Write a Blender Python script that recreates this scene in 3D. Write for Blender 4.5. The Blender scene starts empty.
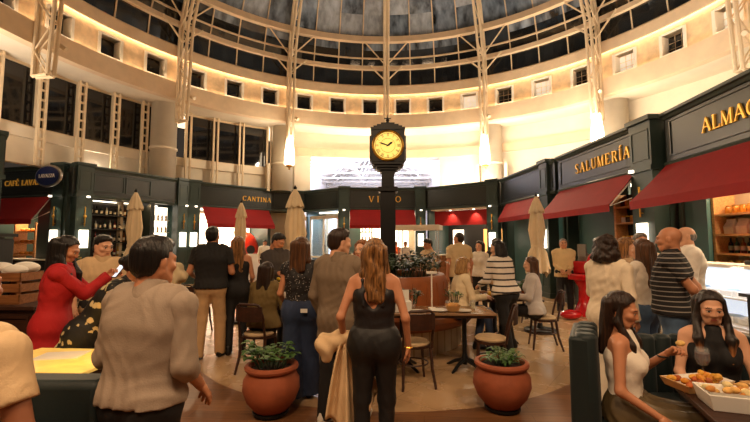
import bpy, math, random
import numpy as np
from mathutils import Vector, Matrix, Euler
random.seed(7); RNG = np.random.RandomState(7)
S = bpy.context.scene; COL = S.collection; PI = math.pi
sin, cos = math.sin, math.cos

# ------------------------------------------------------------------ camera
CAMH = 1.63; FPX = 400.0; PITCH = math.atan(31/400); YAW = .018
cd = bpy.data.cameras.new('camera'); cam = bpy.data.objects.new('camera', cd); COL.objects.link(cam)
cd.sensor_width = 36; cd.lens = FPX/750*36; cd.clip_start = .05; cd.clip_end = 200
cam.location = (0, 0, CAMH); cam.rotation_euler = (PI/2+PITCH, 0, YAW); S.camera = cam

def lin(c):
    if isinstance(c, str): c = [int(c[i:i+2], 16) for i in (1, 3, 5)]
    o = []
    for x in c:
        x /= 255.0
        o.append(x/12.92 if x <= .04045 else ((x+.055)/1.055)**2.4)
    return o

# ------------------------------------------------------------------ materials
def _new(name):
    m = bpy.data.materials.new(name); m.use_nodes = True
    nt = m.node_tree; b = nt.nodes['Principled BSDF']
    return m, nt, b
def nd(nt, t, **kw):
    n = nt.nodes.new(t)
    for k, v in kw.items(): setattr(n, k, v)
    return n
def ramp(nt, fac, stops, interp='LINEAR'):
    r = nd(nt, 'ShaderNodeValToRGB'); r.color_ramp.interpolation = interp
    e = r.color_ramp.elements
    while len(e) < len(stops): e.new(.5)
    for i, (p, c) in enumerate(stops): e[i].position = p; e[i].color = (*c, 1)
    nt.links.new(fac, r.inputs[0]); return r.outputs[0]
def coords(nt, scale=(1, 1, 1), rot=(0, 0, 0)):
    tc = nd(nt, 'ShaderNodeTexCoord'); mp = nd(nt, 'ShaderNodeMapping')
    mp.inputs['Scale'].default_value = scale; mp.inputs['Rotation'].default_value = rot
    nt.links.new(tc.outputs['Object'], mp.inputs[0]); return mp.outputs[0]
def noise(nt, vec, scale, detail=3, rough=.55, dist=0):
    n = nd(nt, 'ShaderNodeTexNoise'); n.inputs['Scale'].default_value = scale
    n.inputs['Detail'].default_value = detail; n.inputs['Roughness'].default_value = rough
    n.inputs['Distortion'].default_value = dist
    nt.links.new(vec, n.inputs['Vector']); return n.outputs['Fac']
def bumpit(nt, b, h, strength, dist=.01):
    u = nd(nt, 'ShaderNodeBump'); u.inputs['Strength'].default_value = strength
    u.inputs['Distance'].default_value = dist
    nt.links.new(h, u.inputs['Height']); nt.links.new(u.outputs[0], b.inputs['Normal'])
def mul(c, k): return [min(1, x*k) for x in c]
def mat(name, col, rough=.6, metal=0, var=.12, vs=6, bump=0, bs=80, stretch=(1, 1, 1), emit=None, es=0, coat=0, spec=.5, sheen=0, fold=0):
    m, nt, b = _new(name); c = lin(col)
    b.inputs['Roughness'].default_value = rough; b.inputs['Metallic'].default_value = metal
    b.inputs['Specular IOR Level'].default_value = spec
    b.inputs['Coat Weight'].default_value = coat
    if sheen: b.inputs['Sheen Weight'].default_value = sheen
    v = coords(nt, stretch)
    nt.links.new(ramp(nt, noise(nt, v, vs), [(.3, mul(c, 1-var)), (.7, mul(c, 1+var))]), b.inputs['Base Color'])
    if bump and fold:
        ad = nd(nt, 'ShaderNodeMath', operation='MULTIPLY_ADD'); nt.links.new(noise(nt, coords(nt, (1, 1, .6)), fold, 2, .5, .8), ad.inputs[0]); ad.inputs[1].default_value = 9
        nt.links.new(noise(nt, v, bs, 3), ad.inputs[2]); bumpit(nt, b, ad.outputs[0], .4, .004)
    elif bump: bumpit(nt, b, noise(nt, v, bs, 4), bump)
    if es:
        b.inputs['Emission Color'].default_value = (*lin(emit or col), 1); b.inputs['Emission Strength'].default_value = es
    return m
def mat_stripes(name, c1, c2, period, duty=.5, axis=2, rough=.85):
    m, nt, b = _new(name); b.inputs['Roughness'].default_value = rough
    tc = nd(nt, 'ShaderNodeTexCoord'); sp = nd(nt, 'ShaderNodeSeparateXYZ'); nt.links.new(tc.outputs['Object'], sp.inputs[0])
    a = nd(nt, 'ShaderNodeMath', operation='DIVIDE'); nt.links.new(sp.outputs[axis], a.inputs[0]); a.inputs[1].default_value = period
    f = nd(nt, 'ShaderNodeMath', operation='FRACT'); nt.links.new(a.outputs[0], f.inputs[0])
    nt.links.new(ramp(nt, f.outputs[0], [(0, lin(c1)), (duty, lin(c2))], 'CONSTANT'), b.inputs['Base Color'])
    return m
def mat_spots(name, base, spots, scale, thr=.45, rough=.7):
    m, nt, b = _new(name); b.inputs['Roughness'].default_value = rough
    v = coords(nt)
    vo = nd(nt, 'ShaderNodeTexVoronoi'); vo.inputs['Scale'].default_value = scale; nt.links.new(v, vo.inputs['Vector'])
    n = noise(nt, v, scale*2.2)
    ad = nd(nt, 'ShaderNodeMath', operation='MULTIPLY_ADD'); nt.links.new(n, ad.inputs[0]); ad.inputs[1].default_value = .5
    nt.links.new(vo.outputs['Distance'], ad.inputs[2])
    nt.links.new(ramp(nt, ad.outputs[0], [(0, lin(spots)), (thr, mul(lin(spots), .8)), (thr+.05, lin(base))], 'LINEAR'), b.inputs['Base Color'])
    return m
def mat_hair(name, c1, c2):
    m, nt, b = _new(name); b.inputs['Roughness'].default_value = .42; b.inputs['Specular IOR Level'].default_value = .4
    v = coords(nt, (70, 70, 5)); n = noise(nt, v, 1.0, 3, .6, .6)
    nt.links.new(ramp(nt, n, [(.35, lin(c1)), (.7, lin(c2))]), b.inputs['Base Color'])
    bumpit(nt, b, n, .8, .012); return m
def mat_wood(name, c1, c2, stretch=(1, 9, 9), rough=.5, vs=3):
    m, nt, b = _new(name); b.inputs['Roughness'].default_value = rough
    v = coords(nt, stretch); n = noise(nt, v, vs, 5, .6, .8)
    nt.links.new(ramp(nt, n, [(.3, lin(c1)), (.7, lin(c2))]), b.inputs['Base Color'])
    bumpit(nt, b, n, .15, .01); return m
def mat_glass(name, tint=(230, 240, 240), rough=.02, alpha=.2, dark=None):
    m, nt, b = _new(name)
    b.inputs['Base Color'].default_value = (*lin(tint), 1); b.inputs['Roughness'].default_value = rough
    b.inputs['Alpha'].default_value = alpha; b.inputs['IOR'].default_value = 1.5
    b.inputs['Coat Weight'].default_value = .6; b.inputs['Coat Roughness'].default_value = .03
    return m
def mat_emit(name, col, strength):
    m, nt, b = _new(name); b.inputs['Base Color'].default_value = (*lin(col), 1)
    b.inputs['Emission Color'].default_value = (*lin(col), 1); b.inputs['Emission Strength'].default_value = strength
    return m

# ------------------------------------------------------------------ mesh building
def axes(d):
    d = Vector(d).normalized(); u = d.cross(Vector((0, 0, 1)))
    if u.length < 1e-3: u = d.cross(Vector((0, 1, 0)))
    u.normalize(); return u, d.cross(u)
class MB:
    def __init__(s): s.v = []; s.f = []; s.m = []
    def add(s, vs, fs, mi=0, M=None):
        o = len(s.v)
        s.v += [tuple(M @ Vector(q)) for q in vs] if M else [tuple(q) for q in vs]
        s.f += [tuple(i+o for i in q) for q in fs]; s.m += [mi]*len(fs); return s
    def box(s, c, d, rz=0, mi=0, M=None):
        x, y, z = d[0]/2, d[1]/2, d[2]/2
        R = Matrix.Translation(c) @ Matrix.Rotation(rz, 4, 'Z')
        if M: R = M @ R
        vs = [(a*x, b*y, e*z) for e in (-1, 1) for a, b in ((-1, -1), (1, -1), (1, 1), (-1, 1))]
        return s.add(vs, [(3, 2, 1, 0), (4, 5, 6, 7), (0, 1, 5, 4), (1, 2, 6, 5), (2, 3, 7, 6), (3, 0, 4, 7)], mi, R)
    def bx(s, x0, x1, y0, y1, z0, z1, mi=0, M=None):
        return s.box(((x0+x1)/2, (y0+y1)/2, (z0+z1)/2), (abs(x1-x0), abs(y1-y0), abs(z1-z0)), 0, mi, M)
    def tube(s, p, r, n=8, mi=0, M=None, cap=True):
        p = [Vector(q) for q in p]; r = r if isinstance(r, (list, tuple)) else [r]*len(p)
        vs = []; fs = []
        for i, q in enumerate(p):
            d = (p[min(i+1, len(p)-1)]-p[max(i-1, 0)]).normalized()
            if i == 0: u, w = axes(d)
            else:
                u = (u-d*u.dot(d)); u.normalize(); w = d.cross(u)
            vs += [q+(u*cos(2*PI*k/n)+w*sin(2*PI*k/n))*r[i] for k in range(n)]
        for i in range(len(p)-1):
            for k in range(n):
                a = i*n+k; b = i*n+(k+1) % n; fs.append((a, b, b+n, a+n))
        if cap: fs.append(tuple(range(n))[::-1]); fs.append(tuple(range((len(p)-1)*n, len(p)*n)))
        return s.add(vs, fs, mi, M)
    def lathe(s, prof, n=24, c=(0, 0, 0), mi=0, M=None):
        vs = []; fs = []; L = len(prof)
        for k in range(n):
            a = 2*PI*k/n
            vs += [(c[0]+r*cos(a), c[1]+r*sin(a), c[2]+z) for r, z in prof]
        for k in range(n):
            for i in range(L-1):
                a = k*L+i; b = ((k+1) % n)*L+i; fs.append((a, b, b+1, a+1))
        ring = prof[0][0] > 1e-6 and abs(prof[0][0]-prof[-1][0]) < 1e-6
        if ring:
            for k in range(n): a = k*L+L-1; b = ((k+1) % n)*L+L-1; fs.append((a, b, b-L+1, a-L+1))
        if prof[0][0] > 1e-6 and not ring: fs.append(tuple(k*L for k in range(n))[::-1])
        if prof[-1][0] > 1e-6 and not ring: fs.append(tuple(k*L+L-1 for k in range(n)))
        return s.add(vs, fs, mi, M)
    def arcband(s, prof, c, a0, a1, n, mi=0, closed=True):
        """closed profile [(r,z)] swept about c from angle a0 to a1 (0 = +Y, positive to +X)"""
        vs = []; fs = []; L = len(prof); full = abs(a1-a0) > 2*PI-1e-4; N = n if full else n+1
        for k in range(N):
            a = a0+(a1-a0)*k/n
            vs += [(c[0]+r*sin(a), c[1]+r*cos(a), z) for r, z in prof]
        for k in range(n):
            for i in range(L if closed else L-1):
                a = k*L+i; b = ((k+1) % N)*L+i; j = (i+1) % L
                fs.append((a, k*L+j, ((k+1) % N)*L+j, b))
        return s.add(vs, fs, mi)
    def prism(s, poly, z0, z1, mi=0, M=None):
        n = len(poly); vs = [(x, y, z0) for x, y in poly]+[(x, y, z1) for x, y in poly]
        fs = [tuple(range(n))[::-1], tuple(range(n, 2*n))]+[(i, (i+1) % n, (i+1) % n+n, i+n) for i in range(n)]
        return s.add(vs, fs, mi, M)
    def ell(s, c, r, nu=12, nv=8, mi=0, M=None):
        r = (r,)*3 if not isinstance(r, (tuple, list)) else r
        vs = [(c[0], c[1], c[2]-r[2])]; fs = []
        for j in range(1, nv):
            t = -PI/2+PI*j/nv
            vs += [(c[0]+r[0]*cos(t)*cos(2*PI*k/nu), c[1]+r[1]*cos(t)*sin(2*PI*k/nu), c[2]+r[2]*sin(t)) for k in range(nu)]
        vs.append((c[0], c[1], c[2]+r[2])); T = len(vs)-1
        for k in range(nu):
            fs.append((0, 1+(k+1) % nu, 1+k)); b = 1+(nv-2)*nu; fs.append((T, b+k, b+(k+1) % nu))
            for j in range(nv-2): a = 1+j*nu; fs.append((a+k, a+(k+1) % nu, a+nu+(k+1) % nu, a+nu+k))
        return s.add(vs, fs, mi, M)
def tagit(o, label=None, cat=None, group=None, kind=None):
    if label: o['label'] = label
    if cat: o['category'] = cat
    if group: o['group'] = group
    if kind: o['kind'] = kind
    return o
def obj(name, mb, mats, parent=None, smooth=False, bevel=0, loc=None, rz=0, label=None, cat=None, group=None, kind=None):
    me = bpy.data.meshes.new(name); me.from_pydata(mb.v, [], mb.f)
    for m in (mats if isinstance(mats, (list, tuple)) else [mats]): me.materials.append(m)
    if any(mb.m): me.polygons.foreach_set('material_index', mb.m)
    if smooth:
        me.polygons.foreach_set('use_smooth', [True]*len(mb.f))
        if smooth != 2:
            try: me.set_sharp_from_angle(angle=math.radians(40))
            except Exception: pass
    me.update()
    o = bpy.data.objects.new(name, me); COL.objects.link(o)
    if parent: o.parent = parent
    if loc: o.location = loc
    if rz: o.rotation_euler = (0, 0, rz)
    if bevel:
        b = o.modifiers.new('bevel', 'BEVEL'); b.width = bevel; b.segments = 2; b.limit_method = 'ANGLE'
    return tagit(o, label, cat, group, kind)
def empty(name, loc=(0, 0, 0), rz=0, label=None, cat=None, group=None, kind=None):
    o = bpy.data.objects.new(name, None); COL.objects.link(o); o.location = loc; o.rotation_euler = (0, 0, rz)
    o.empty_display_size = .1
    return tagit(o, label, cat, group, kind)
KIDS = {}
def kids(o): return [c for c in bpy.data.objects if c.parent == o]
def copy_tree(o, loc=None, rz=None, label=None, group=None, parent=None, scale=None):
    c = o.copy(); COL.objects.link(c)
    if parent: c.parent = parent
    for ch in kids(o): copy_tree(ch, parent=c)
    if loc is not None: c.location = loc
    if rz is not None: c.rotation_euler = (0, 0, rz)
    if label: c['label'] = label
    if group: c['group'] = group
    if scale: c.scale = (scale,)*3 if not isinstance(scale, (tuple, list)) else scale
    return c
def area(loc, size, power, col, rot=(0, 0, 0), sizey=None, spread=None, name='lamp_or_fill_light'):
    l = bpy.data.lights.new(name, 'AREA'); l.energy = power; l.color = lin(col); l.size = size
    if sizey: l.shape = 'RECTANGLE'; l.size_y = sizey
    if spread: l.spread = spread
    o = bpy.data.objects.new(name, l); o.location = loc; o.rotation_euler = rot; COL.objects.link(o); return o
def point(loc, power, col, r=.05, name='lamp_or_fill_light'):
    l = bpy.data.lights.new(name, 'POINT'); l.energy = power; l.color = lin(col); l.shadow_soft_size = r
    o = bpy.data.objects.new(name, l); o.location = loc; COL.objects.link(o); return o
def spot(loc, tgt, power, col, ang=80, blend=.7, r=.1, name='lamp_or_fill_light'):
    l = bpy.data.lights.new(name, 'SPOT'); l.energy = power; l.color = lin(col); l.shadow_soft_size = r
    l.spot_size = math.radians(ang); l.spot_blend = blend
    o = bpy.data.objects.new(name, l); o.location = loc
    o.rotation_euler = (Vector(tgt)-Vector(loc)).to_track_quat('-Z', 'Y').to_euler(); COL.objects.link(o); return o

# shared materials
M = {}
M['cream'] = mat('cream_plaster', (238, 224, 200), .75, var=.05, vs=2, bump=.05)
M['plaster'] = mat('gallery_stone', (228, 198, 156), .7, var=.2, vs=3.5, bump=.12, bs=9)
M['white'] = mat('white_paint', (238, 230, 216), .6, var=.03, vs=2)
M['steel'] = mat('cream_steel', (232, 208, 172), .45, var=.05)
M['green'] = mat('dark_green_paint', (27, 34, 32), .35, var=.1, vs=2)
M['greenp'] = mat('green_panel_paint', (50, 68, 64), .4, var=.08, vs=2)
M['teal'] = mat('teal_panel_paint', (58, 94, 94), .45, var=.08, vs=2)
M['red'] = mat('red_canvas', (150, 6, 6), .8, var=.08, vs=4, bump=.1, bs=120)
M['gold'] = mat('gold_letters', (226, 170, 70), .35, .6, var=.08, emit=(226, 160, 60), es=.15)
M['brass'] = mat('brass', (212, 160, 70), .3, .9, var=.08)
M['black'] = mat('black_metal', (22, 22, 22), .4, .3, var=.1)
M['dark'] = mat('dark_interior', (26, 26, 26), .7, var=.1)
M['leather'] = mat('brown_leather', (150, 84, 42), .42, var=.14, vs=5, bump=.12, bs=60)
M['darkwood'] = mat_wood('dark_walnut', (44, 24, 15), (72, 40, 24))
M['midwood'] = mat_wood('mid_wood', (120, 72, 36), (168, 110, 62))
M['lightwood'] = mat_wood('light_wood', (170, 116, 66), (214, 160, 102))
M['terra'] = mat('terracotta', (160, 84, 52), .75, var=.14, vs=7, bump=.15, bs=40)
M['soil'] = mat('soil', (40, 28, 20), .95, var=.3, vs=30, bump=.6, bs=50)
M['leaf'] = mat('leaf_green', (74, 110, 52), .5, var=.3, vs=20)
M['leafd'] = mat('leaf_dark', (46, 66, 40), .5, var=.35, vs=20)
M['canvas'] = mat('beige_umbrella_canvas', (232, 210, 172), .85, var=.06, vs=4, bump=.15, bs=90)
M['marble'] = mat('white_marble', (226, 218, 204), .25, var=.08, vs=4)
M['porc'] = mat('porcelain', (240, 236, 228), .2, var=.02)
M['glass'] = mat_glass('clear_glass', alpha=.12)
M['wine'] = mat('red_wine', (70, 8, 18), .1, var=.05)
M['cream_seat'] = mat('beige_seat_fabric', (206, 178, 138), .85, var=.08, vs=12, bump=.2, bs=150)
M['velvet'] = mat('green_velvet', (9, 28, 29), .6, var=.12, vs=4, bump=.08, sheen=.1)
M['paper'] = mat('white_paper', (240, 236, 226), .8, var=.03)
M['kraft'] = mat('kraft_card', (196, 152, 96), .85, var=.08)
M['lit'] = mat_emit('backlit_panel', (255, 238, 214), 2.2)
M['lamp'] = mat_emit('lamp_glass', (255, 232, 196), 7)
M['cove'] = mat_emit('cove_strip', (255, 234, 202), 13)
M['nickel'] = mat('brushed_steel', (170, 168, 164), .3, .9, var=.06)
# ================================================================== SETTING
RX, RY = .2, 8.65; RR = 9.95; DA = .1556; BAY = 3*DA
RC = (RX, RY)
def rp(th, r, z): return (RX+r*sin(th), RY+r*cos(th), z)

# --- floor: pale stone with a plank area round the near side of a stone circle
m, nt, b = _new('floor_stone'); b.inputs['Roughness'].default_value = .28
v = coords(nt, (1, 1, 1), (0, 0, .62))
br = nd(nt, 'ShaderNodeTexBrick'); br.offset = .5
for k, val in (('Scale', 1.0), ('Mortar Size', .005), ('Brick Width', 2.4), ('Row Height', 1.2), ('Bias', 0.0)): br.inputs[k].default_value = val
br.inputs['Color1'].default_value = (*lin((198, 164, 124)), 1); br.inputs['Color2'].default_value = (*lin((194, 160, 120)), 1)
br.inputs['Mortar'].default_value = (*lin((170, 138, 102)), 1); nt.links.new(v, br.inputs['Vector'])
mx = nd(nt, 'ShaderNodeMix', data_type='RGBA', blend_type='MULTIPLY'); mx.inputs[0].default_value = 1
nt.links.new(br.outputs['Color'], mx.inputs[6])
nt.links.new(ramp(nt, noise(nt, v, 2.5, 5), [(.3, (.93, .92, .91)), (.7, (1, 1, 1))]), mx.inputs[7])
nt.links.new(mx.outputs[2], b.inputs['Base Color'])
nt.links.new(ramp(nt, noise(nt, v, 3, 4), [(.3, (.18, .18, .18)), (.7, (.32, .32, .32))]), b.inputs['Roughness']); M['stone'] = m
m, nt, b = _new('floor_planks'); b.inputs['Roughness'].default_value = .38
v = coords(nt, (1, 1, 1), (0, 0, .1))
br = nd(nt, 'ShaderNodeTexBrick'); br.offset = .37
for k, val in (('Scale', 1.0), ('Mortar Size', .002), ('Brick Width', 1.6), ('Row Height', .14), ('Bias', 0.0)): br.inputs[k].default_value = val
br.inputs['Color1'].default_value = (*lin((152, 106, 68)), 1); br.inputs['Color2'].default_value = (*lin((124, 84, 52)), 1)
br.inputs['Mortar'].default_value = (*lin((70, 42, 26)), 1); nt.links.new(v, br.inputs['Vector'])
v2 = coords(nt, (1.2, 18, 1), (0, 0, .1))
mx = nd(nt, 'ShaderNodeMix', data_type='RGBA', blend_type='MULTIPLY'); mx.inputs[0].default_value = 1
nt.links.new(br.outputs['Color'], mx.inputs[6])
nt.links.new(ramp(nt, noise(nt, v2, 2, 6, .6, .6), [(.3, (.6, .55, .5)), (.7, (1, 1, 1))]), mx.inputs[7])
nt.links.new(mx.outputs[2], b.inputs['Base Color']); M['planks'] = m
obj('floor', MB().bx(-17, 17, -4, 36, -.1, 0), M['stone'], kind='structure')
q = MB(); CX, CY, CR = .1, 7.0, 3.02
xs = [-6+.1*i for i in range(121)]
for x0, x1 in zip(xs, xs[1:]):
    def top(x):
        lim = 6.3 if x < 0 else 4.75
        dx = x-CX
        if abs(dx) < CR:
            yc = CY-math.sqrt(CR*CR-dx*dx); return min(lim, yc) if yc < lim else lim
        return lim
    q.add([(x0, -3.5, .004), (x1, -3.5, .004), (x1, top(x1), .004), (x0, top(x0), .004)], [(0, 1, 2, 3)])
obj('floor_planks', q, M['planks'], kind='structure')

# --- ring gallery wall with square windows
W = MB(); w2 = .33/RR; ZW0, ZW1 = 7.46, 8.72; zo0, zo1 = 7.70, 8.36; T = .35
NW = 12; edge = (NW+1)*DA
def wallpiece(a0, a1, z0, z1, n):
    W.arcband([(RR, z0), (RR+T, z0), (RR+T, z1), (RR, z1)], RC, a0, a1, n)
wangles = [(i+.5)*DA for i in range(-NW, NW)]
wallpiece(-edge, edge, ZW0, zo0, 150); wallpiece(-edge, edge, zo1, ZW1, 150)
pv = -edge
for a in wangles: wallpiece(pv, a-w2, zo0, zo1, 4); pv = a+w2
wallpiece(pv, edge, zo0, zo1, 4)
wallpiece(edge, 2*PI-edge, ZW0, ZW1, 60)
obj('wall_gallery', W, M['plaster'], smooth=True, kind='structure')
M['plaster2'] = mat('gallery_beam_paint', (234, 206, 170), .7, var=.06, vs=3)
B = MB().arcband([(9.72, 6.95), (10.0, 6.95), (10.0, 7.47), (9.80, 7.5), (9.80, 7.58), (9.72, 7.58)], RC, 0, 2*PI, 160)
obj('trim_1', B, M['plaster2'], smooth=True, kind='structure')
B = MB().arcband([(9.78, 8.58), (9.83, 8.58), (9.84, 8.72), (10.4, 8.72), (10.4, 9.05), (9.86, 9.05), (9.78, 8.98)], RC, 0, 2*PI, 160)
obj('trim_2', B, M['plaster2'], smooth=True, kind='structure')
# seams between the stone slabs of the gallery
sm = MB()
for i in range(-NW, NW+1):
    a = i*DA
    for s in (-1, 1):
        if i % 3 == 0: sm.arcband([(RR-.012, ZW0), (RR+.01, ZW0), (RR+.01, ZW1), (RR-.012, ZW1)], RC, a+s*.035-.0008, a+s*.035+.0008, 1)
obj('trim_3', sm, M['plaster2'], kind='structure')
# lit cove strips above and below the windows
obj('trim_4', MB().arcband([(9.82, 7.50), (9.87, 7.50), (9.87, 7.515), (9.82, 7.515)], RC, -edge, edge, 150), M['cove'], kind='structure')
obj('trim_5', MB().arcband([(9.86, 8.69), (9.91, 8.69), (9.91, 8.71), (9.86, 8.71)], RC, -edge, edge, 150), M['cove'], kind='structure')
M['pane_dark'] = mat('dark_window_pane', (34, 32, 30), .12, var=.3, vs=3)
first = None
M['pane_lit'] = mat('lit_window_pane', (226, 216, 200), .3, var=.2, vs=6, emit=(255, 236, 208), es=.5)
for k, a in enumerate(wangles):
    p = rp(a, RR, 8.03)
    if first is None:
        e = first = empty('window_1', p, -a, kind='structure')
        f = MB()
        for x in (-.36, .36): f.bx(x-.045, x+.045, -.05, .34, -.375, .375)
        for z in (-.36, .36): f.bx(-.315, .315, -.05, .34, z-.03, z+.03)
        obj('window_frame', f, M['white'], e)
        obj('pane', MB().bx(-.31, .31, .30, .32, -.33, .33), M['pane_dark'], e)
        f = MB()
        for x in (-.1, .1): f.bx(x-.005, x+.005, .27, .29, -.33, .33)
        for z in (-.1, .1): f.bx(-.31, .31, .27, .29, z-.005, z+.005)
        obj('glazing_bars', f, M['steel'], e)
    else:
        e = copy_tree(first, p, -a); e.name = 'window_%d' % (k+1)
        i_ = round(a/DA, 1)
        for ch in kids(e):
            if ch.name.startswith('glazing') and i_ < 3: bpy.data.objects.remove(ch)
            elif ch.name.startswith('pane') and i_ in (2.5, 4.5, 6.5, 8.5): ch.data = ch.data.copy(); ch.data.materials[0] = M['pane_lit']
# --- soffit and walls behind the stalls
obj('ceiling', MB().arcband([(9.98, 6.96), (13.6, 6.96), (13.6, 7.1), (9.98, 7.1)], RC, 0, 2*PI, 120), M['cream'], kind='structure')
RG = 11.2
def arcwall(name, a0, a1, z0, z1, mt, r=RG, t=.25, n=40):
    return obj(name, MB().arcband([(r, z0), (r+t, z0), (r+t, z1), (r, z1)], RC, a0, a1, n), mt, smooth=True, kind='structure')
OA0, OA1 = -.335, .235
arcwall('wall_right', OA1, 2.4, 3.95, 6.96, M['cream'], n=70)
arcwall('wall_back', -.43, OA0, 3.95, 6.96, M['cream'], n=4)
arcwall('wall_center', OA0, OA1, 5.8, 6.96, M['cream'])
obj('trim_6', MB().arcband([(RG-.13, 5.8), (RG, 5.8), (RG, 6.2), (RG-.13, 6.2)], RC, -.43, 2.4, 110), M['plaster2'], smooth=True, kind='structure')
# glazed upper wall on the left
GA0, GA1 = -1.95, -.43
arcwall('wall_left', GA0, GA1, 3.95, 4.78, M['cream'], n=60)
obj('trim_7', MB().arcband([(RG-.1, 4.72), (RG+.2, 4.72), (RG+.2, 5.06), (RG-.1, 5.06)], RC, GA0, GA1, 60), M['cream'], smooth=True, kind='structure')
m = mat('dark_shop_glass', (20, 21, 24), .06, var=.3, vs=1, coat=.5); M['glass_dark'] = m
gl = [-1.80, -1.66, -1.53, -1.40, -1.29, -1.185, -1.083, -.99, -.90, -.837, -.735, -.633, -.52]
wn = 2*NW
for k, (a, b2) in enumerate(zip(gl, gl[1:])):
    if a == -.90: continue
    e = empty('window_%d' % (wn+k+1), rp((a+b2)/2, RG, 5.06), -(a+b2)/2, kind='structure')
    hw = RG*sin((b2-a)/2)
    obj('pane', MB().bx(-hw, hw, .04, .06, 0, 1.9), M['glass_dark'], e)
    f = MB()
    for x in (-hw, hw): f.bx(x-.03, x+.03, -.04, .1, 0, 1.9)
    f.bx(-hw, hw, -.03, .1, 0, .05); f.bx(-hw, hw, -.03, .1, 1.83, 1.9)
    obj('window_frame', f, M['steel'], e)
for k, a in enumerate(gl):
    f = MB()
    for s in (-.09, .09): f.bx(s-.03, s+.03, -.3, -.2, 3.95, 6.95)
    for i in range(10 if a < -.95 else 0): f.bx(-.06, .06, -.28, -.22, 4.1+i*.3, 4.16+i*.3)
    o = obj('trim_%d' % (8+k), f, M['steel'], loc=rp(a, RG, 0), rz=-a, kind='structure')
# room beyond the dark glass: railings and roof struts seen as pale lines
# --- round columns on the bays
for k, i in enumerate((-2, -1, 1, 2, 3)):
    a = i*BAY
    p = rp(a, 10.75, 0)
    f = MB().lathe([(.46, 3.95), (.46, 5.15), (.5, 5.17), (.5, 5.23), (.46, 5.25), (.46, 6.95)], 28)
    if abs(i) == 1:
        for s in (-.62, .62): f.bx(s-.06, s+.06, -.1, .2, 3.95, 5.2)
    obj('column.%03d' % k if k else 'column', f, M['cream'], smooth=True, loc=p, rz=-a, kind='structure')
# --- bright hall beyond the opening over the middle stall
hx0, hx1, hy0, hy1 = -4.4, 3.6, 20.05, 33
M['hall'] = mat('hall_white_paint', (232, 232, 236), .7, var=.03)
f = MB(); f.bx(hx0-.2, hx0, hy0, hy1, 0, 6.4); f.bx(hx1, hx1+.2, hy0, hy1, 0, 6.4); f.bx(hx0, hx1, hy1, hy1+.2, 0, 9)
obj('wall_hall', f, M['hall'], kind='structure')
xm = (hx0+hx1)/2
f = MB(); f.prism([(0, 0), (1, 0), (1, .1), (0, .1)], 0, .1)
f = MB()
for x0, x1 in ((hx0, xm), (hx1, xm)):
    f.add([(x0, hy0, 6.3), (x1, hy0, 8.3), (x1, hy1, 8.3), (x0, hy1, 6.3), (x0, hy0, 6.4), (x1, hy0, 8.4), (x1, hy1, 8.4), (x0, hy1, 6.4)],
          [(0, 1, 2, 3), (4, 7, 6, 5), (0, 4, 5, 1), (3, 2, 6, 7)])
obj('ceiling.001', f, M['hall'], kind='structure')
M['hallsteel'] = mat('hall_grey_steel', (186, 182, 180), .5)
for k in range(6):
    y = hy0+1+k*2; f = MB(); r = .05
    f.tube([(hx0, y, 6.1), (xm, y, 8.05), (hx1, y, 6.1)], r, 6); f.tube([(hx0, y, 6.0), (hx1, y, 6.0)], r, 6)
    n = 8
    for i in range(n):
        xa = hx0+(hx1-hx0)*i/n; xb = hx0+(hx1-hx0)*(i+1)/n
        zt = lambda x: 6.1+1.95*(1-abs(x-xm)/(xm-hx0))
        f.tube([(xa, y, 6.0 if i % 2 else zt(xa)), (xb, y, zt(xb) if i % 2 else 6.0)], .03, 5)
    obj('roof_truss', f, M['hallsteel'], label='grey steel roof truss of the white hall behind the clock, %s from the opening' % ('first', 'second', 'third', 'fourth', 'fifth', 'sixth')[k], cat='roof truss', group='trusses of the hall beyond')
# --- glass dome: beams, bars and panes
PROF = [(9.90, 9.05), (9.80, 9.82), (9.66, 10.25), (9.42, 11.0), (8.95, 12.0), (8.1, 13.1), (6.8, 14.1), (5.0, 14.9), (2.8, 15.4), (1.0, 15.55)]
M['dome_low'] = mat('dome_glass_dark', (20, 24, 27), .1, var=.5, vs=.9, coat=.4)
M['dome_mid'] = mat('dome_reflection_grey', (40, 50, 60), .12, var=.7, vs=1.3, stretch=(1, 1, .35), coat=.5)
M['dome_high'] = mat('dome_reflection_pale', (112, 124, 138), .14, var=.95, vs=1.5, stretch=(1.6, 1.6, .3), coat=.5)
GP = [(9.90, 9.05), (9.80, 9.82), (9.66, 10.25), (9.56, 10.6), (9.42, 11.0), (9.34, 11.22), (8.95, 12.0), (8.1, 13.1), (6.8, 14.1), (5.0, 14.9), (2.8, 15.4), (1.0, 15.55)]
M['dome_white'] = mat('dome_reflection_white', (168, 176, 186), .2, var=.35, vs=2, stretch=(2, 2, .4), coat=.4)
REFL_TONES = [(0,), (0,), (0, 1), (1, 2, 2, 2), (0,), (2, 2, 3, 3), (2, 3, 3, 2), (2, 1), (2, 1), (1,), (1,)]  # row tones paint reflections into the panes: dark feet, pale tops
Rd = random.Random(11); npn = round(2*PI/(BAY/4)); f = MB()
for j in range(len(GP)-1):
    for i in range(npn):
        f.arcband([GP[j], GP[j+1], (GP[j+1][0]+.04, GP[j+1][1]+.03), (GP[j][0]+.04, GP[j][1]+.03)], RC, i*2*PI/npn, (i+1)*2*PI/npn, 2, Rd.choice(REFL_TONES[j]))
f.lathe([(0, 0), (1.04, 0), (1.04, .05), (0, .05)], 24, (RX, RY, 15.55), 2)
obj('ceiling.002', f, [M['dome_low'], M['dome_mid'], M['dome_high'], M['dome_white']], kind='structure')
f = MB()
def ringbeam(r, z, w, h, n=108): f.arcband([(r-w, z-h/2), (r, z-h/2), (r, z+h/2), (r-w, z+h/2)], RC, 0, 2*PI, n)
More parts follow.
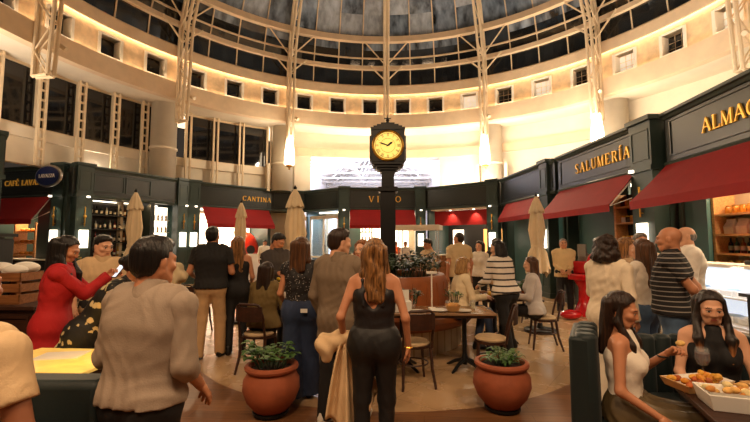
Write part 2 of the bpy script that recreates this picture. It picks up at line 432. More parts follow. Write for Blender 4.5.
ringbeam(9.80, 9.82, .16, .18); ringbeam(9.66, 10.25, .06, .06); ringbeam(9.42, 11.0, .22, .26); ringbeam(8.1, 13.1, .2, .2); ringbeam(5.0, 14.9, .2, .2)
obj('trim_30', f, M['plaster2'], smooth=True, kind='structure')
f = MB(); nb = npn
for i in range(nb):
    a = i*2*PI/npn
    f.tube([rp(a, r-.03, z) for r, z in PROF], .028, 5, cap=False)
obj('trim_31', f, M['steel'], smooth=True, kind='structure')
# exterior lattice just outside the lowest glass row
# --- trusses hanging inside the dome on every bay
def profr(z):
    for (r0, z0), (r1, z1) in zip(PROF, PROF[1:]):
        if z0 <= z <= z1: return r0+(r1-r0)*(z-z0)/(z1-z0)
    return 9.8
def truss(a, lab):
    e = empty('steel_truss', rp(a, 9.6, 6.06), -a, label=lab, cat='truss', group='cream steel trusses under the dome')
    # local: x tangential, y outward from the truss foot, z up
    def L(r, z, x=0): return (x, r-9.6, z-6.06)
    zs = [6.06+.72*i for i in range(9)]+[12.5, 13.3]
    outer = [((9.70 if z < 9 else profr(z)-.16), z) for z in zs]
    inner = []
    for z in zs:
        t = max(0, (z-6.06)/6); inner.append((outer[zs.index(z)][0]-.52-.30*t, z-.1*t))
    c = MB()
    for x in (-.09, .09):
        c.tube([L(r, z, x*.6) for r, z in outer], .05, 7)
        c.tube([L(r, z, x) for r, z in inner], .055, 7)
        c.tube([L(outer[0][0], outer[0][1], x*.6), L(inner[0][0], inner[0][1], x)], .045, 7)
    obj('chords', c, M['steel'], e, smooth=True)
    w = MB()
    for i in range(len(zs)-1):
        for x in (-.09, .09):
            p0, p1 = (L(*outer[i], x*.6), L(*inner[i+1], x)) if i % 2 else (L(*inner[i], x), L(*outer[i+1], x*.6))
            w.tube([p0, p1], .022, 5)
        w.tube([L(*inner[i], -.09), L(*inner[i], .09)], .02, 5)
    obj('webbing', w, M['steel'], e)
    # side braces spreading to the beams
    b_ = MB()
    for s in (-1, 1):
        b_.tube([L(9.55, 9.1, 0), L(9.5, 9.85, s*.75)], .035, 6)
        b_.tube([L(9.42, 9.8, 0), L(9.26, 10.95, s*1.05)], .03, 6)
    obj('brace', b_, M['steel'], e, smooth=True)
    sp = MB().tube([L(9.2, 7.0, .2), L(9.05, 6.9, .28)], .07, 8)
    obj('floodlight', sp, M['steel'], e)
    return e
TL = {-4: 'cream steel truss behind the far left edge of the gallery', -3: 'cream U-ended steel truss nearest the left edge of the view', -2: 'cream lattice truss beside the round column on the left',
      -1: 'cream truss over the lit pendant left of the clock', 0: 'cream truss directly above the clock', 1: 'cream truss over the lit pendant right of the clock',
      2: 'cream lattice truss with a pendant above the deli sign', 3: 'cream truss at the upper right corner over the grocery stall'}
for i in range(-3, 4): truss(i*BAY, TL[i])
# pendants under three of the trusses
def pendant(a, lab):
    e = empty('pendant_lamp', rp(a, 9.35, 4.85), -a, label=lab, cat='pendant lamp', group='tapered pendants under the trusses')
    obj('lamp_shade', MB().lathe([(.0, .08), (.17, .08), (.225, .16), (.2, .7), (.12, 1.38), (0, 1.4)], 16), M['lamp'], e, smooth=True)
    obj('finial', MB().lathe([(0, -.12), (.05, -.08), (.02, -.03), (.13, .02), (.17, .09)], 12), M['brass'], e, smooth=True)
    obj('cap', MB().lathe([(.12, 1.36), (.13, 1.4), (.06, 1.48), (.03, 1.5), (.03, 1.9)], 12), M['steel'], e, smooth=True)
    f = MB()
    for k in range(4): an = k*PI/2+.4; f.tube([(.19*cos(an), .19*sin(an), .1), (.225*cos(an)+.01*cos(an), .235*sin(an), .18), (.212*cos(an), .212*sin(an), .7), (.13*cos(an), .13*sin(an), 1.38)], .012, 5)
    obj('cage', f, M['steel'], e)
    x, y, z = rp(a, 8.9, 5.6); point((x, y, z), 170, (255, 234, 204), .2)
pendant(-BAY, 'glowing tapered pendant lamp left of the clock, above the cantina sign')
pendant(BAY, 'glowing tapered pendant lamp right of the clock')
pendant(2*BAY, 'glowing tapered pendant lamp above the deli sign')
# ================================================================== STALLS
ZT = 4.05; ZF = 3.12     # cornice top, underside of the fascia
GLY = {   # serif capitals as thick / thin strokes on a 1-high grid
 'A': ([(.04, 0, .40, 1, .07), (.40, 1, .76, 0, .14), (.2, .36, .62, .36, .06), (-.04, .02, .16, .02, .04), (.62, .02, .88, .02, .04)], .84),
 'C': ('arc', .42, .5, .42, .5, 45, 315, .80), 'O': ('arc', .46, .5, .44, .5, 0, 360, .92),
 'E': ([(.12, 0, .12, 1, .13), (.02, .97, .62, .97, .06), (.1, .5, .5, .5, .06), (.02, .03, .66, .03, .06), (.62, .8, .62, 1, .05), (.66, 0, .66, .22, .05)], .70),
 'F': ([(.12, 0, .12, 1, .13), (.02, .97, .62, .97, .06), (.1, .5, .5, .5, .06), (.0, .02, .26, .02, .04), (.62, .8, .62, 1, .05)], .66),
 'I': ([(.14, 0, .14, 1, .13), (0, .02, .28, .02, .04), (0, .98, .28, .98, .04)], .30),
 'L': ([(.12, 0, .12, 1, .13), (0, .98, .26, .98, .04), (.02, .03, .62, .03, .06), (.62, 0, .62, .24, .05)], .64),
 'M': ([(.08, 0, .12, 1, .06), (.12, 1, .46, 0, .13), (.46, 0, .8, 1, .06), (.82, 0, .82, 1, .13), (-.02, .02, .2, .02, .04), (.7, .02, .94, .02, .04)], .94),
 'N': ([(.1, 0, .1, 1, .06), (.1, 1, .72, 0, .13), (.72, 0, .72, 1, .06), (0, .02, .22, .02, .04), (.6, .98, .84, .98, .04), (0, .98, .14, .98, .04)], .84),
 'R': ([(.12, 0, .12, 1, .13), (.02, .97, .42, .97, .06), (.42, .97, .58, .86, .1), (.58, .86, .58, .66, .12), (.58, .66, .42, .52, .1), (.42, .52, .1, .52, .06), (.36, .52, .7, 0, .13), (0, .02, .26, .02, .04)], .74),
 'S': ([(.58, .82, .46, .96, .06), (.46, .96, .24, .97, .07), (.24, .97, .1, .82, .1), (.1, .82, .16, .62, .12), (.16, .62, .48, .42, .14), (.48, .42, .58, .22, .12), (.58, .22, .44, .05, .1), (.44, .05, .2, .03, .07), (.2, .03, .06, .18, .06)], .66),
 'T': ([(.36, 0, .36, 1, .13), (0, .97, .72, .97, .06), (.22, .02, .5, .02, .04), (.01, .8, .01, 1, .05), (.71, .8, .71, 1, .05)], .72),
 'U': ([(.1, 1, .1, .28, .13), (.1, .28, .24, .05, .11), (.24, .05, .5, .05, .08), (.5, .05, .66, .28, .07), (.66, .28, .66, 1, .06), (-.02, .98, .22, .98, .04), (.54, .98, .78, .98, .04)], .76),
 'V': ([(.02, 1, .4, 0, .14), (.4, 0, .74, 1, .07), (-.06, .98, .18, .98, .04), (.62, .98, .86, .98, .04)], .80),
 'Z': ([(.06, .97, .64, .97, .07), (.64, .97, .04, .03, .13), (.04, .03, .68, .03, .07), (.06, .8, .06, 1, .05), (.68, 0, .68, .2, .05)], .70), ' ': ([], .45)}
def text_mb(txt, h, gap=.28, depth=.03, each=False):
    """letters standing in the x-z plane, centred on x = 0, facing -y"""
    q = MB(); x = 0.0; qs = []
    def stroke(x0, z0, x1, z1, w):
        d = Vector((x1-x0, 0, z1-z0))
        if d.length < 1e-6: return
        n = Vector((-d.z, 0, d.x)).normalized()*w/2; a = Vector((x0, 0, z0)); b = Vector((x1, 0, z1)); e = d.normalized()*min(w*.3, .02*h) if w > .09*h else d*0
        a = a-e; b = b+e
        vs = [a-n, b-n, b+n, a+n]; vs = [v+Vector((0, -depth, 0)) for v in vs]+vs
        q.add(vs, [(0, 1, 2, 3), (7, 6, 5, 4), (0, 4, 5, 1), (1, 5, 6, 2), (2, 6, 7, 3), (3, 7, 4, 0)])
    for ch in txt:
        if each: q = MB(); qs.append(q)
        acc = ch in 'ÉÍ'; ch = {'É': 'E', 'Í': 'I'}.get(ch, ch); g = GLY[ch]
        if g[0] == 'arc':
            _, cx, cz, rx, rz, a0, a1, wd = g; n = 16
            for i in range(n):
                t0 = math.radians(a0+(a1-a0)*i/n); t1 = math.radians(a0+(a1-a0)*(i+1)/n); th = .05+.10*abs(cos((t0+t1)/2))
                k = 1-th*.5
                stroke(x+(cx+rx*k*cos(t0))*h, (cz+rz*k*sin(t0))*h, x+(cx+rx*k*cos(t1))*h, (cz+rz*k*sin(t1))*h, th*h)
            if ch == 'C': stroke(x+.74*h, .78*h, x+.74*h, .98*h, .05*h)
            x += wd*h
        else:
            for s in g[0]: stroke(x+s[0]*h, s[1]*h, x+s[2]*h, s[3]*h, s[4]*h)
            if acc: w = g[1]; stroke(x+(w/2-.06)*h, 1.1*h, x+(w/2+.12)*h, 1.3*h, .09*h)
            x += g[1]*h
        x += gap*h
    x -= gap*h
    for t in (qs or [q]): t.v = [(a-x/2, b, c) for a, b, c in t.v]
    return [t for t in qs if t.v] if each else q
M['lantern'] = mat_emit('lantern_glass', (255, 240, 214), 3.2)
M['inner_wall'] = mat('stall_inner_wall', (214, 196, 168), .7, var=.05)
M['counter'] = mat('counter_steel', (150, 146, 140), .3, .6, var=.05)
def frame_mb(q, x0, x1, z0, z1, y, w=.035, t=.02, mi=0):
    q.bx(x0, x1, y-t, y, z0, z0+w, mi); q.bx(x0, x1, y-t, y, z1-w, z1, mi)
    q.bx(x0, x0+w, y-t, y, z0+w, z1-w, mi); q.bx(x1-w, x1, y-t, y, z0+w, z1-w, mi)
def stall(label, A, B, pil=(), awning=None, text=None, th=.26, tx=None, depth=1.9, back=None, inside=60, gap=.28, panels=True, warm=(255, 222, 178), plinth=(), zt=ZT, side=(1, 1)):
    A, B = Vector((*A, 0)), Vector((*B, 0)); d = B-A; Ln = d.length; rz = math.atan2(d.y, d.x)
    e = empty('market_stall', A, rz, label=label, cat='stall')
    e['len'] = 0; del e['len']
    # fascia with sunk panels, cornice and bottom moulding
    f = MB(); f.bx(0, Ln, 0, .2, ZF, zt-.1)
    frame_mb(f, .15, Ln-.15, ZF+.1, zt-.16, 0, .03, .02)
    fo = obj('fascia', f, M['green'], e)
    c = MB()
    pts = [(.2, zt-.12), (-.03, zt-.12), (-.06, zt-.07), (-.10, zt-.05), (-.10, zt), (.2, zt)]
    c.add([(0, y, z) for y, z in pts]+[(Ln, y, z) for y, z in pts], [tuple(range(6)), tuple(range(11, 5, -1))]+[(i, i+6, (i+1) % 6+6, (i+1) % 6) for i in range(6)])
    pts = [(.2, ZF-.08), (-.03, ZF-.08), (-.05, ZF-.03), (-.03, ZF), (.2, ZF)]
    c.add([(0, y, z) for y, z in pts]+[(Ln, y, z) for y, z in pts], [tuple(range(5)), tuple(range(9, 4, -1))]+[(i, i+5, (i+1) % 5+5, (i+1) % 5) for i in range(5)])
    obj('cornice', c, M['greenp'], e)
    # shell: roof, back wall, ends
    r = MB(); r.bx(0, Ln, .2, depth, ZF-.06, ZF+.02); r.bx(0, Ln, .2, depth, 3.8, 3.86)
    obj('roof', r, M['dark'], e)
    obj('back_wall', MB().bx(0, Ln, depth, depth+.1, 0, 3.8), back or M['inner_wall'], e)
    for s, x in ((side[0], 0), (side[1], Ln)):
        if s: obj('end_wall', MB().bx(x-.04, x+.04, .2, depth, 0, 3.8), M['greenp'], e)
    for x in pil:
        p = MB(); w = .46 if x not in plinth else .6
        p.bx(x-w/2, x+w/2, -.1, .22, 0, zt+.02); p.bx(x-w/2-.04, x+w/2+.04, -.14, .22, 0, .14)
        frame_mb(p, x-w/2+.06, x+w/2-.06, ZF+.12, zt-.2, -.1, .025, .015); frame_mb(p, x-w/2+.06, x+w/2-.06, .3, 1.35, -.1, .025, .015)
        p.bx(x-w/2-.04, x+w/2+.04, -.16, .22, zt-.04, zt+.05); p.bx(x-w/2-.04, x+w/2+.04, -.15, .2, ZF-.1, ZF)
        po = obj('pilaster', p, M['greenp'], e)
        l = MB().bx(x-.12, x+.12, -.17, -.1, 1.45, 2.0)
        obj('lantern', l, M['lantern'], po)
        h = MB(); h.tube([(x, -.16, 2.12), (x, -.16, 2.72)], .018, 8); h.tube([(x, -.1, 2.2), (x, -.16, 2.2)], .012, 6); h.tube([(x, -.1, 2.64), (x, -.16, 2.64)], .012, 6); h.ell((x, -.17, 2.42), (.05, .03, .05), 10, 6)
        obj('brass_bracket', h, M['brass'], po, smooth=True)
        wl = e.matrix_world if False else Matrix.Translation(A) @ Matrix.Rotation(rz, 4, 'Z')
        s_ = MB().lathe([(0, 0), (.05, 0), (.05, .05), (0, .05)], 10, (x, -.3, ZF-.12)); obj('downlight', s_, M['lantern'], po)
        spot(wl @ Vector((x, -.32, ZF-.14)), wl @ Vector((x, -.13, 1.6)), 26, (255, 236, 200), 70, .8, .04)
    if awning:
        x0, x1, pr, zlo = awning[:4]; zl = zlo; zh = ZF-.02
        a = MB(); t = .012; n = 12
        ys = [(0, zh), (-pr*.5, (zh+zl)/2-.02), (-pr, zl)]
        for (ya, za), (yb, zb) in zip(ys, ys[1:]):
            a.add([(x0, ya, za), (x1, ya, za), (x1, yb, zb), (x0, yb, zb), (x0, ya, za-t), (x1, ya, za-t), (x1, yb, zb-t), (x0, yb, zb-t)],
                  [(3, 2, 1, 0), (4, 5, 6, 7), (0, 4, 7, 3), (1, 2, 6, 5)])
        ao = obj('awning', a, M['red'], e)
        vl = MB(); vl.bx(x0, x1, -pr-.006, -pr+.006, zl-.15, zl)
        obj('valance', vl, M['red'], ao)
        for x in (x0+.05, x1-.05): obj('awning_arm', MB().tube([(x, 0, zh-.1), (x, -pr+.05, zl-.03), (x, 0, ZF-.55)], .016, 6), M['white'], ao)
    if text:
        X = tx if tx is not None else Ln/2
        for t in text_mb(text, th, gap, each=True): t.v = [(a+X, b-.002, c+(ZF+zt-.1)/2-th*.5) for a, b, c in t.v]; obj('letter', t, M['gold'], fo)
    Mx = Matrix.Translation(A) @ Matrix.Rotation(rz, 4, 'Z')
    if inside:
        tb = MB().bx(Ln*.15, Ln*.85, depth*.5-.05, depth*.5+.05, ZF-.13, ZF-.07)
        obj('ceiling_lamp', tb, M['lantern'], e)
        area(Mx @ Vector((Ln/2, depth*.5, ZF-.16)), Ln*.7, inside, warm, (0, 0, rz), .3)
    # added uplights, unseen behind the cornice, brighten the wall above
    up = area(Mx @ Vector((Ln/2, 1.2, zt-.1)), Ln*.8, (62 if A.x < -5 else 37)*Ln, (255, 238, 216), (0, 0, 0), .25)
    up.rotation_euler = (Matrix.Rotation(rz, 3, 'Z') @ Matrix.Rotation(PI-.25, 3, 'X')).to_euler()
    return e, Mx, Ln
def in_frame(Mx, e): return Mx
def counter(label, Mx, rz, x0, x1, y0, y1, h, mt, topm, name='service_counter', group=None):
    c = Mx @ Vector(((x0+x1)/2, (y0+y1)/2, 0)); w, dd = x1-x0, y1-y0
    e = empty(name, c, rz, label=label, cat='counter', group=group)
    f = MB().bx(-w/2, w/2, -dd/2, dd/2, 0, h-.04); n = max(1, round(w/.7))
    for i in range(n): frame_mb(f, -w/2+w*i/n+.04, -w/2+w*(i+1)/n-.04, .12, h-.1, -dd/2, .03, .015)
    obj('body', f, mt, e); obj('worktop', MB().bx(-w/2-.03, w/2+.03, -dd/2-.04, dd/2, h-.04, h), topm, e, bevel=.006)
    return e
rzof = lambda Mx: Mx.to_euler().z

# bottles, jars, boxes for shelves ------------------------------------------------
def bottle_mb(h=.3, r=.036): return MB().lathe([(0, 0), (r, 0), (r, h*.6), (r*.9, h*.66), (r*.36, h*.76), (r*.36, h*.97), (r*.42, h*.97), (r*.42, h), (0, h)], 10)
BM = [mat('bottle_green', (30, 54, 34), .12, var=.1), mat('bottle_amber', (120, 66, 24), .12, var=.1), mat('bottle_clear', (190, 196, 190), .1, var=.05), mat('bottle_black', (24, 22, 22), .15), mat('bottle_red', (120, 28, 26), .15), mat('bottle_gold', (196, 150, 70), .2)]
LBM = mat('bottle_label', (226, 214, 186), .7)
def make_bottle(k, h):
    e = empty('bottle', cat='bottle', label='x')
    obj('body', bottle_mb(h), BM[k % 6], e, smooth=True)
    obj('paper_label', MB().lathe([(.0368, h*.18), (.0372, h*.18), (.0372, h*.48), (.0368, h*.48)], 10), LBM, e, smooth=True)
    return e
BOT = {}
def bottle(loc, k, h, label, group, scale=1):
    key = (k % 6, h)
    if key not in BOT: o = BOT[key] = make_bottle(k, h); o.location = loc; o['label'] = label; o['group'] = group
    else: o = copy_tree(BOT[key], loc, label=label, group=group)
    o.scale = (scale,)*3
    return o
def shelf_unit(name, label, Mx, x0, x1, y0, y1, zs, mt, z0=0, ztop=2.9, posts=2, back=None):
    c = Mx @ Vector((x0, y1, 0)); rz = rzof(Mx); w = x1-x0; dd = y1-y0
    e = empty(name, c, rz, label=label, cat='shelf unit')
    for i in range(posts): x = w*i/(posts-1); obj('upright', MB().bx(x-.03, x+.03, -dd, 0, z0, ztop), mt, e)
    for z in zs: obj('shelf', MB().bx(.03, w-.03, -dd, -.01, z-.035, z), mt, e)
    if back: obj('back_panel', MB().bx(0, w, -.02, 0, z0, ztop), back, e)
    return e

# ---- CAFE stall (left edge)
e, X, L = stall('dark green café stall at the left edge with a red awning and gold letters', (-13.4, 13.05), (-9.72, 12.15), pil=(3.45,), awning=(.6, 3.1, .55, 2.32), text='CAFÉ LAVAZZA', th=.17, tx=2.0, gap=.18, inside=120, side=(1, 0))
o = MB(); o.lathe([(0, 0), (.36, 0), (.36, .1), (0, .1)], 28)
sg = empty('oval_sign', X @ Vector((3.52, -.42, 3.62)), rzof(X), label='blue oval sign with white letters hanging from the café stall corner', cat='sign')
f = MB().lathe([(0, -.04), (.5, -.04), (.52, -.02), (.52, .02), (.5, .04), (0, .04)], 32, M=Matrix.Diagonal((1, 1, .66, 1)) @ Matrix.Rotation(PI/2, 4, 'X'))
obj('rim', f, M['nickel'], sg, smooth=True)
f = MB().lathe([(0, -.055), (.45, -.055), (.45, .055), (0, .055)], 32, M=Matrix.Diagonal((1, 1, .64, 1)) @ Matrix.Rotation(PI/2, 4, 'X'))
obj('face', f, mat('sign_blue', (16, 34, 92), .35), sg, smooth=True)
sw_ = mat('sign_white', (244, 244, 244), .5)
for t in text_mb('LAVAZZA', .11, .06, .02, True): t.v = [(a, b-.056, c-.055) for a, b, c in t.v]; obj('letter', t, sw_, sg)
f = MB().tube([(0, .05, 0), (0, .36, 0)], .03, 6); obj('bracket', f, M['nickel'], sg)
counter('dark café counter under the red awning at the left', X, rzof(X), .4, 3.2, -.1, .55, 1.1, M['dark'], M['marble'])
bk = X @ Vector((2.35, 1.2, 1.2))
ms = empty('menu_board', X @ Vector((2.3, 1.5, 1.35)), rzof(X), label='bright white menu board with a red border inside the café stall', cat='menu board')
obj('panel', MB().bx(-.5, .5, -.03, .03, 0, 1.1), M['lit'], ms)
f = MB(); f.bx(-.62, -.5, -.04, .04, -.1, 1.25); f.bx(.5, .62, -.04, .04, -.1, 1.25); f.bx(-.5, .5, -.04, .04, 1.1, 1.25); f.bx(-.5, .5, -.04, .04, -.1, 0)
obj('border', f, mat('board_red', (170, 20, 50), .5, emit=(170, 20, 50), es=.3), ms)
# pastry boxes on a rack at the left end
su = shelf_unit('pastry_rack', 'lit rack of golden pastries at the left end of the café stall', X, .55, 1.5, .7, 1.1, (1.2, 1.6, 2.0), M['lightwood'], 0, 2.3)
for z in (1.2, 1.6, 2.0):
    for i in range(4):
        obj('pastry', MB().ell((0, 0, .05), (.09, .07, .055), 10, 6), mat('pastry_gold', (206, 140, 56), .6) if 'pastry_gold' not in bpy.data.materials else bpy.data.materials['pastry_gold'], smooth=True, loc=X @ Vector((.7+i*.22, .88, z)), label='golden pastry on the lit rack at the left end of the café stall', cat='pastry', group='pastries on the café rack')

# ---- bottle bar between café and cantina
A2, B2 = (-9.5, 12.0), (-7.72, 15.55)
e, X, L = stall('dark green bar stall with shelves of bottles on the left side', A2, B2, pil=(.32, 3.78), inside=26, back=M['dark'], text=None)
f = MB()
for x0, x1 in ((.6, 1.55), (1.6, 2.5)): frame_mb(f, x0, x1, ZF+.14, ZT-.22, -.0, .03, .03)
obj('panel_moulding', f, M['greenp'], e)
su = shelf_unit('bottle_shelf', 'dark back bar shelving full of bottles behind the waiter in a beige shirt', X, .65, 2.45, .5, .85, (1.15, 1.63, 2.08, 2.55), M['black'], 0, 3.0, 2, M['dark'])
rows = {1.15: 'lowest', 1.63: 'second', 2.08: 'third', 2.55: 'top'}
for z in rows:
    for i in range(11):
        bottle(X @ Vector((.76+i*.157, .68+random.uniform(-.03, .05), z)), random.randrange(6), random.choice((.26, .3, .33)), 'liquor bottle on the %s shelf of the dark back bar' % rows[z], 'bottles on the %s back bar shelf' % rows[z])
area(X @ Vector((1.55, .25, 2.95)), 1.6, 14, (255, 210, 150), (-.5, 0, rzof(X)), .06)
counter('dark green bar counter in front of the bottle shelves', X, rzof(X), .6, 2.5, -.35, .2, 1.05, M['green'], M['marble'])
pn = obj('backlit_panel', MB().bx(2.68, 3.5, .45, .5, 1.2, 2.95), M['lit']); pn.parent = e
sh = MB()
for z in (1.55, 2.0, 2.45): sh.bx(2.68, 3.5, .3, .45, z-.02, z)
obj('glass_shelf', sh, M['white'], e)
for z, w in ((1.57, 'lowest'), (2.0, 'middle'), (2.45, 'top')):
    for i in range(5): bottle(X @ Vector((2.76+i*.16, .38, z)), 2 if i % 2 else 5, .26, 'pale bottle before the white backlit panel, %s shelf' % w, 'bottles on the %s backlit shelf' % w)
obj('end_pier', MB().bx(2.5, 2.66, -.04, .5, 0, ZF), M['green'], e)

# ---- CANTINA
e, X, L = stall('dark green cantina stall with a red awning left of the clock', (-7.72, 15.55), (-5.1, 18.2), pil=(.28, ), awning=(.62, 3.6, .6, 2.36), text='CANTINA', th=.2, tx=3.02, gap=.26, inside=170, back=M['inner_wall'])
pn = obj('backlit_panel', MB().bx(.6, 3.6, 1.8, 1.86, 1.2, 2.9), M['lit'], e)
counter('cantina service counter under the left red awning', X, rzof(X), .6, 3.5, -.05, .5, 1.1, M['white'], M['marble'])
oc = X @ Vector((3.05, 1.17, 0))
ov = empty('pizza_oven', oc, rzof(X), label='round red domed pizza oven inside the cantina stall', cat='oven')
obj('dome', MB().lathe([(.62, 1.05), (.64, 1.3), (.58, 1.65), (.42, 1.92), (.2, 2.06), (0, 2.1)], 24), mat('oven_red', (214, 52, 26), .35), ov, smooth=True)
obj('stand', MB().lathe([(.5, 0), (.5, .95), (.66, .97), (.66, 1.05), (0, 1.05)], 20), M['black'], ov)
mth = MB(); mth.tube([(0, -.56, 1.28), (0, -.66, 1.28)], .2, 14); obj('mouth', mth, M['black'], ov)

# ---- corner recess between cantina and the middle stall
e, X, L = stall('plain dark green corner stall front with a white door left of the clock', (-5.1, 18.2), (-3.72, 18.9), inside=0, depth=1.2)
e, X, L = stall('plain dark green stall front over a glazed white doorway left of the clock', (-3.72, 18.9), (-1.92, 17.66), pil=(), inside=90, depth=1.5, warm=(214, 232, 255))
dr = empty('door_1', X @ Vector((1.05, .3, 0)), rzof(X), kind='structure')
f = MB(); f.bx(-.9, -.8, -.05, .05, 0, 2.75); f.bx(.8, .9, -.05, .05, 0, 2.75); f.bx(-.05, .05, -.05, .05, 0, 2.75); f.bx(-.9, .9, -.05, .05, 2.7, 2.85); f.bx(-.8, .8, -.03, .03, .9, .98)
obj('door_frame', f, M['white'], dr); obj('pane', MB().bx(-.8, .8, -.01, .01, .1, 2.7), M['glass'], dr)
f = MB().tube([(.12, -.08, 1.0), (.12, -.08, 1.5)], .018, 6); obj('door_handle', f, M['black'], dr)
obj('backlit_panel', MB().bx(.3, 1.6, 1.42, 1.46, .4, 2.8), mat_emit('cool_panel', (206, 220, 240), 1.2), e)

# ---- VICOLO (middle, behind the clock)
e, X, L = stall('dark green stall with a red awning straight behind the clock', (-1.92, 17.66), (1.93, 17.86), pil=(.24, 3.62), awning=(.5, 3.36, .6, 2.36), text='VICIO', th=.26, gap=.58, inside=170, tx=2.05)
obj('backlit_panel', MB().bx(.6, 3.3, 1.8, 1.86, 1.2, 2.9), M['lit'], e)
shx = shelf_unit('goods_shelf', 'dark shelf of goods inside the middle stall left of the clock post', X, .6, 1.5, 1.2, 1.5, (1.3, 1.7, 2.1), M['black'], 0, 2.4)
for z in (1.3, 1.7, 2.1):
    for i in range(5): bottle(X @ Vector((.7+i*.17, 1.35, z)), i+1, .26, 'small bottle on the dark shelf in the middle stall', 'bottles in the middle stall')
counter('dark counter of the middle stall behind the crowd', X, rzof(X), .5, 3.4, -.05, .5, 1.1, M['black'], M['marble'])

# ---- angled stall right of the clock: lit red band under the fascia
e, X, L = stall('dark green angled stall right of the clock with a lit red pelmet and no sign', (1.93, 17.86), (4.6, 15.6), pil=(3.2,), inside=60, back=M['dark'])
obj('pelmet', MB().bx(.3, 2.95, .3, .36, 2.35, 2.98), M['red'], e)
sf = MB().bx(.3, 2.95, -.0, .5, 3.0, 3.04); obj('soffit', sf, M['cream'], e)
for x in (1.2, 2.3):
    l = MB().lathe([(0, 0), (.05, 0), (.05, .03), (0, .03)], 10, (x, .12, 2.96)); obj('downlight', l, M['lantern'], e)
    spot(X @ Vector((x, .1, 2.94)), X @ Vector((x, .34, 2.4)), 40, (255, 220, 180), 90, .8, .03)
obj('backlit_panel', MB().bx(1.9, 2.9, 1.78, 1.82, .9, 2.2), mat_emit('amber_panel', (255, 190, 110), .9), e)
obj('backlit_panel', MB().bx(.35, .9, 1.78, 1.82, .9, 2.2), M['lit'], e)
counter('pale counter of the angled stall right of the clock', X, rzof(X), .4, 2.8, -.3, .3, 1.1, M['midwood'], M['marble'])
mb_ = empty('market_cart', X @ Vector((.75, -1.6, 0)), rzof(X)+.4, label='small cart with a white canopy on thin posts beside the planter', cat='cart')
f = MB()
for x in (-.75, .75):
    for y in (-.3, .3): obj('post', MB().tube([(x, y, 0), (x, y, 2.1)], .02, 6), M['nickel'], mb_)
obj('canopy', MB().bx(-.9, .9, -.45, .45, 2.1, 2.3), M['white'], mb_, bevel=.02); obj('tray', MB().bx(-.8, .8, -.35, .35, .8, .95), M['midwood'], mb_)

# ---- narrow return front seen at a slant, right
e, X, L = stall('slanted dark green stall front right of the clock, seen edge-on behind the umbrella', (4.62, 15.5), (5.0, 11.55), pil=(3.45,), awning=(.5, 3.1, .35, 2.5), inside=20, back=M['teal'])
obj('teal_panel', MB().bx(.4, 3.2, .3, .36, 0, 3.05), M['teal'], e)

# ---- SALUMERÍA
e, X, L = stall('dark green deli stall with a red awning on the right', (5.05, 11.45), (5.28, 7.72), pil=(3.46,), awning=(.1, 3.2, .62, 2.40), text='SALUMERÍA', th=.25, tx=2.0, gap=.26, inside=70, back=M['teal'], plinth=(3.46,))
obj('teal_panel', MB().bx(.1, 2.2, .5, .56, 0, 3.05), M['teal'], e)
su = shelf_unit('goods_shelf', 'wooden shelf with lit jars beside the deli stall, behind the crowd', X, 2.25, 3.2, .12, .42, (1.2, 1.62, 2.06, 2.42), M['lightwood'], 0, 2.7, 2, M['dark'])
JM = [mat('jar_amber', (190, 120, 40), .2), mat('jar_red', (150, 40, 28), .25), mat('bag_white', (238, 230, 216), .7), mat('bag_pink', (226, 190, 170), .7), mat('jar_dark', (50, 34, 26), .2), mat('jar_cream', (232, 212, 160), .3)]
def make_jar(k):
    e = empty('jar', cat='jar', label='x')
    obj('body', MB().lathe([(0, 0), (.05, 0), (.055, .02), (.055, .11), (.042, .13), (0, .13)], 12), JM[k], e, smooth=True)
    obj('lid', MB().lathe([(0, .125), (.045, .125), (.045, .15), (0, .15)], 12), M['brass'], e); return e
JARS = {}
def jar(loc, k, label, group, s=1):
    if k not in JARS: o = JARS[k] = make_jar(k); o.location = loc; o['label'] = label; o['group'] = group
    else: o = copy_tree(JARS[k], loc, label=label, group=group)
    o.scale = (s,)*3
def bag(loc, k, rz, label, group, h=.3):
    q = MB(); n = 10; w = .1
    q.add([(-w, -.06, 0), (w, -.06, 0), (w, .06, 0), (-w, .06, 0), (-w*1.05, -.07, h*.5), (w*1.05, -.07, h*.5), (w*1.05, .07, h*.5), (-w*1.05, .07, h*.5), (-w*.95, -.015, h*.85), (w*.95, -.015, h*.85), (w*.95, .015, h*.85), (-w*.95, .015, h*.85), (-w, -.01, h), (w, -.01, h), (w, .01, h), (-w, .01, h)],
          [(3, 2, 1, 0), (12, 13, 14, 15)]+[(a+i, a+(i+1) % 4, a+4+(i+1) % 4, a+4+i) for a in (0, 4, 8) for i in range(4)])
    obj('paper_bag', q, JM[k], loc=loc, rz=rz, label=label, cat='bag', group=group, bevel=.006)
for z, w in ((1.2, 'lowest'), (1.62, 'second'), (2.06, 'third'), (2.42, 'top')):
    for i in range(6): jar(X @ Vector((2.36+i*.145, .26, z)), (i*2+int(z*7)) % 6, 'jar on the %s shelf of the narrow wooden unit by the deli' % w, 'jars on the %s narrow shelf' % w)
counter('dark green counter below the deli awning', X, rzof(X), .1, 2.1, -.1, .45, 1.0, M['green'], M['marble'])

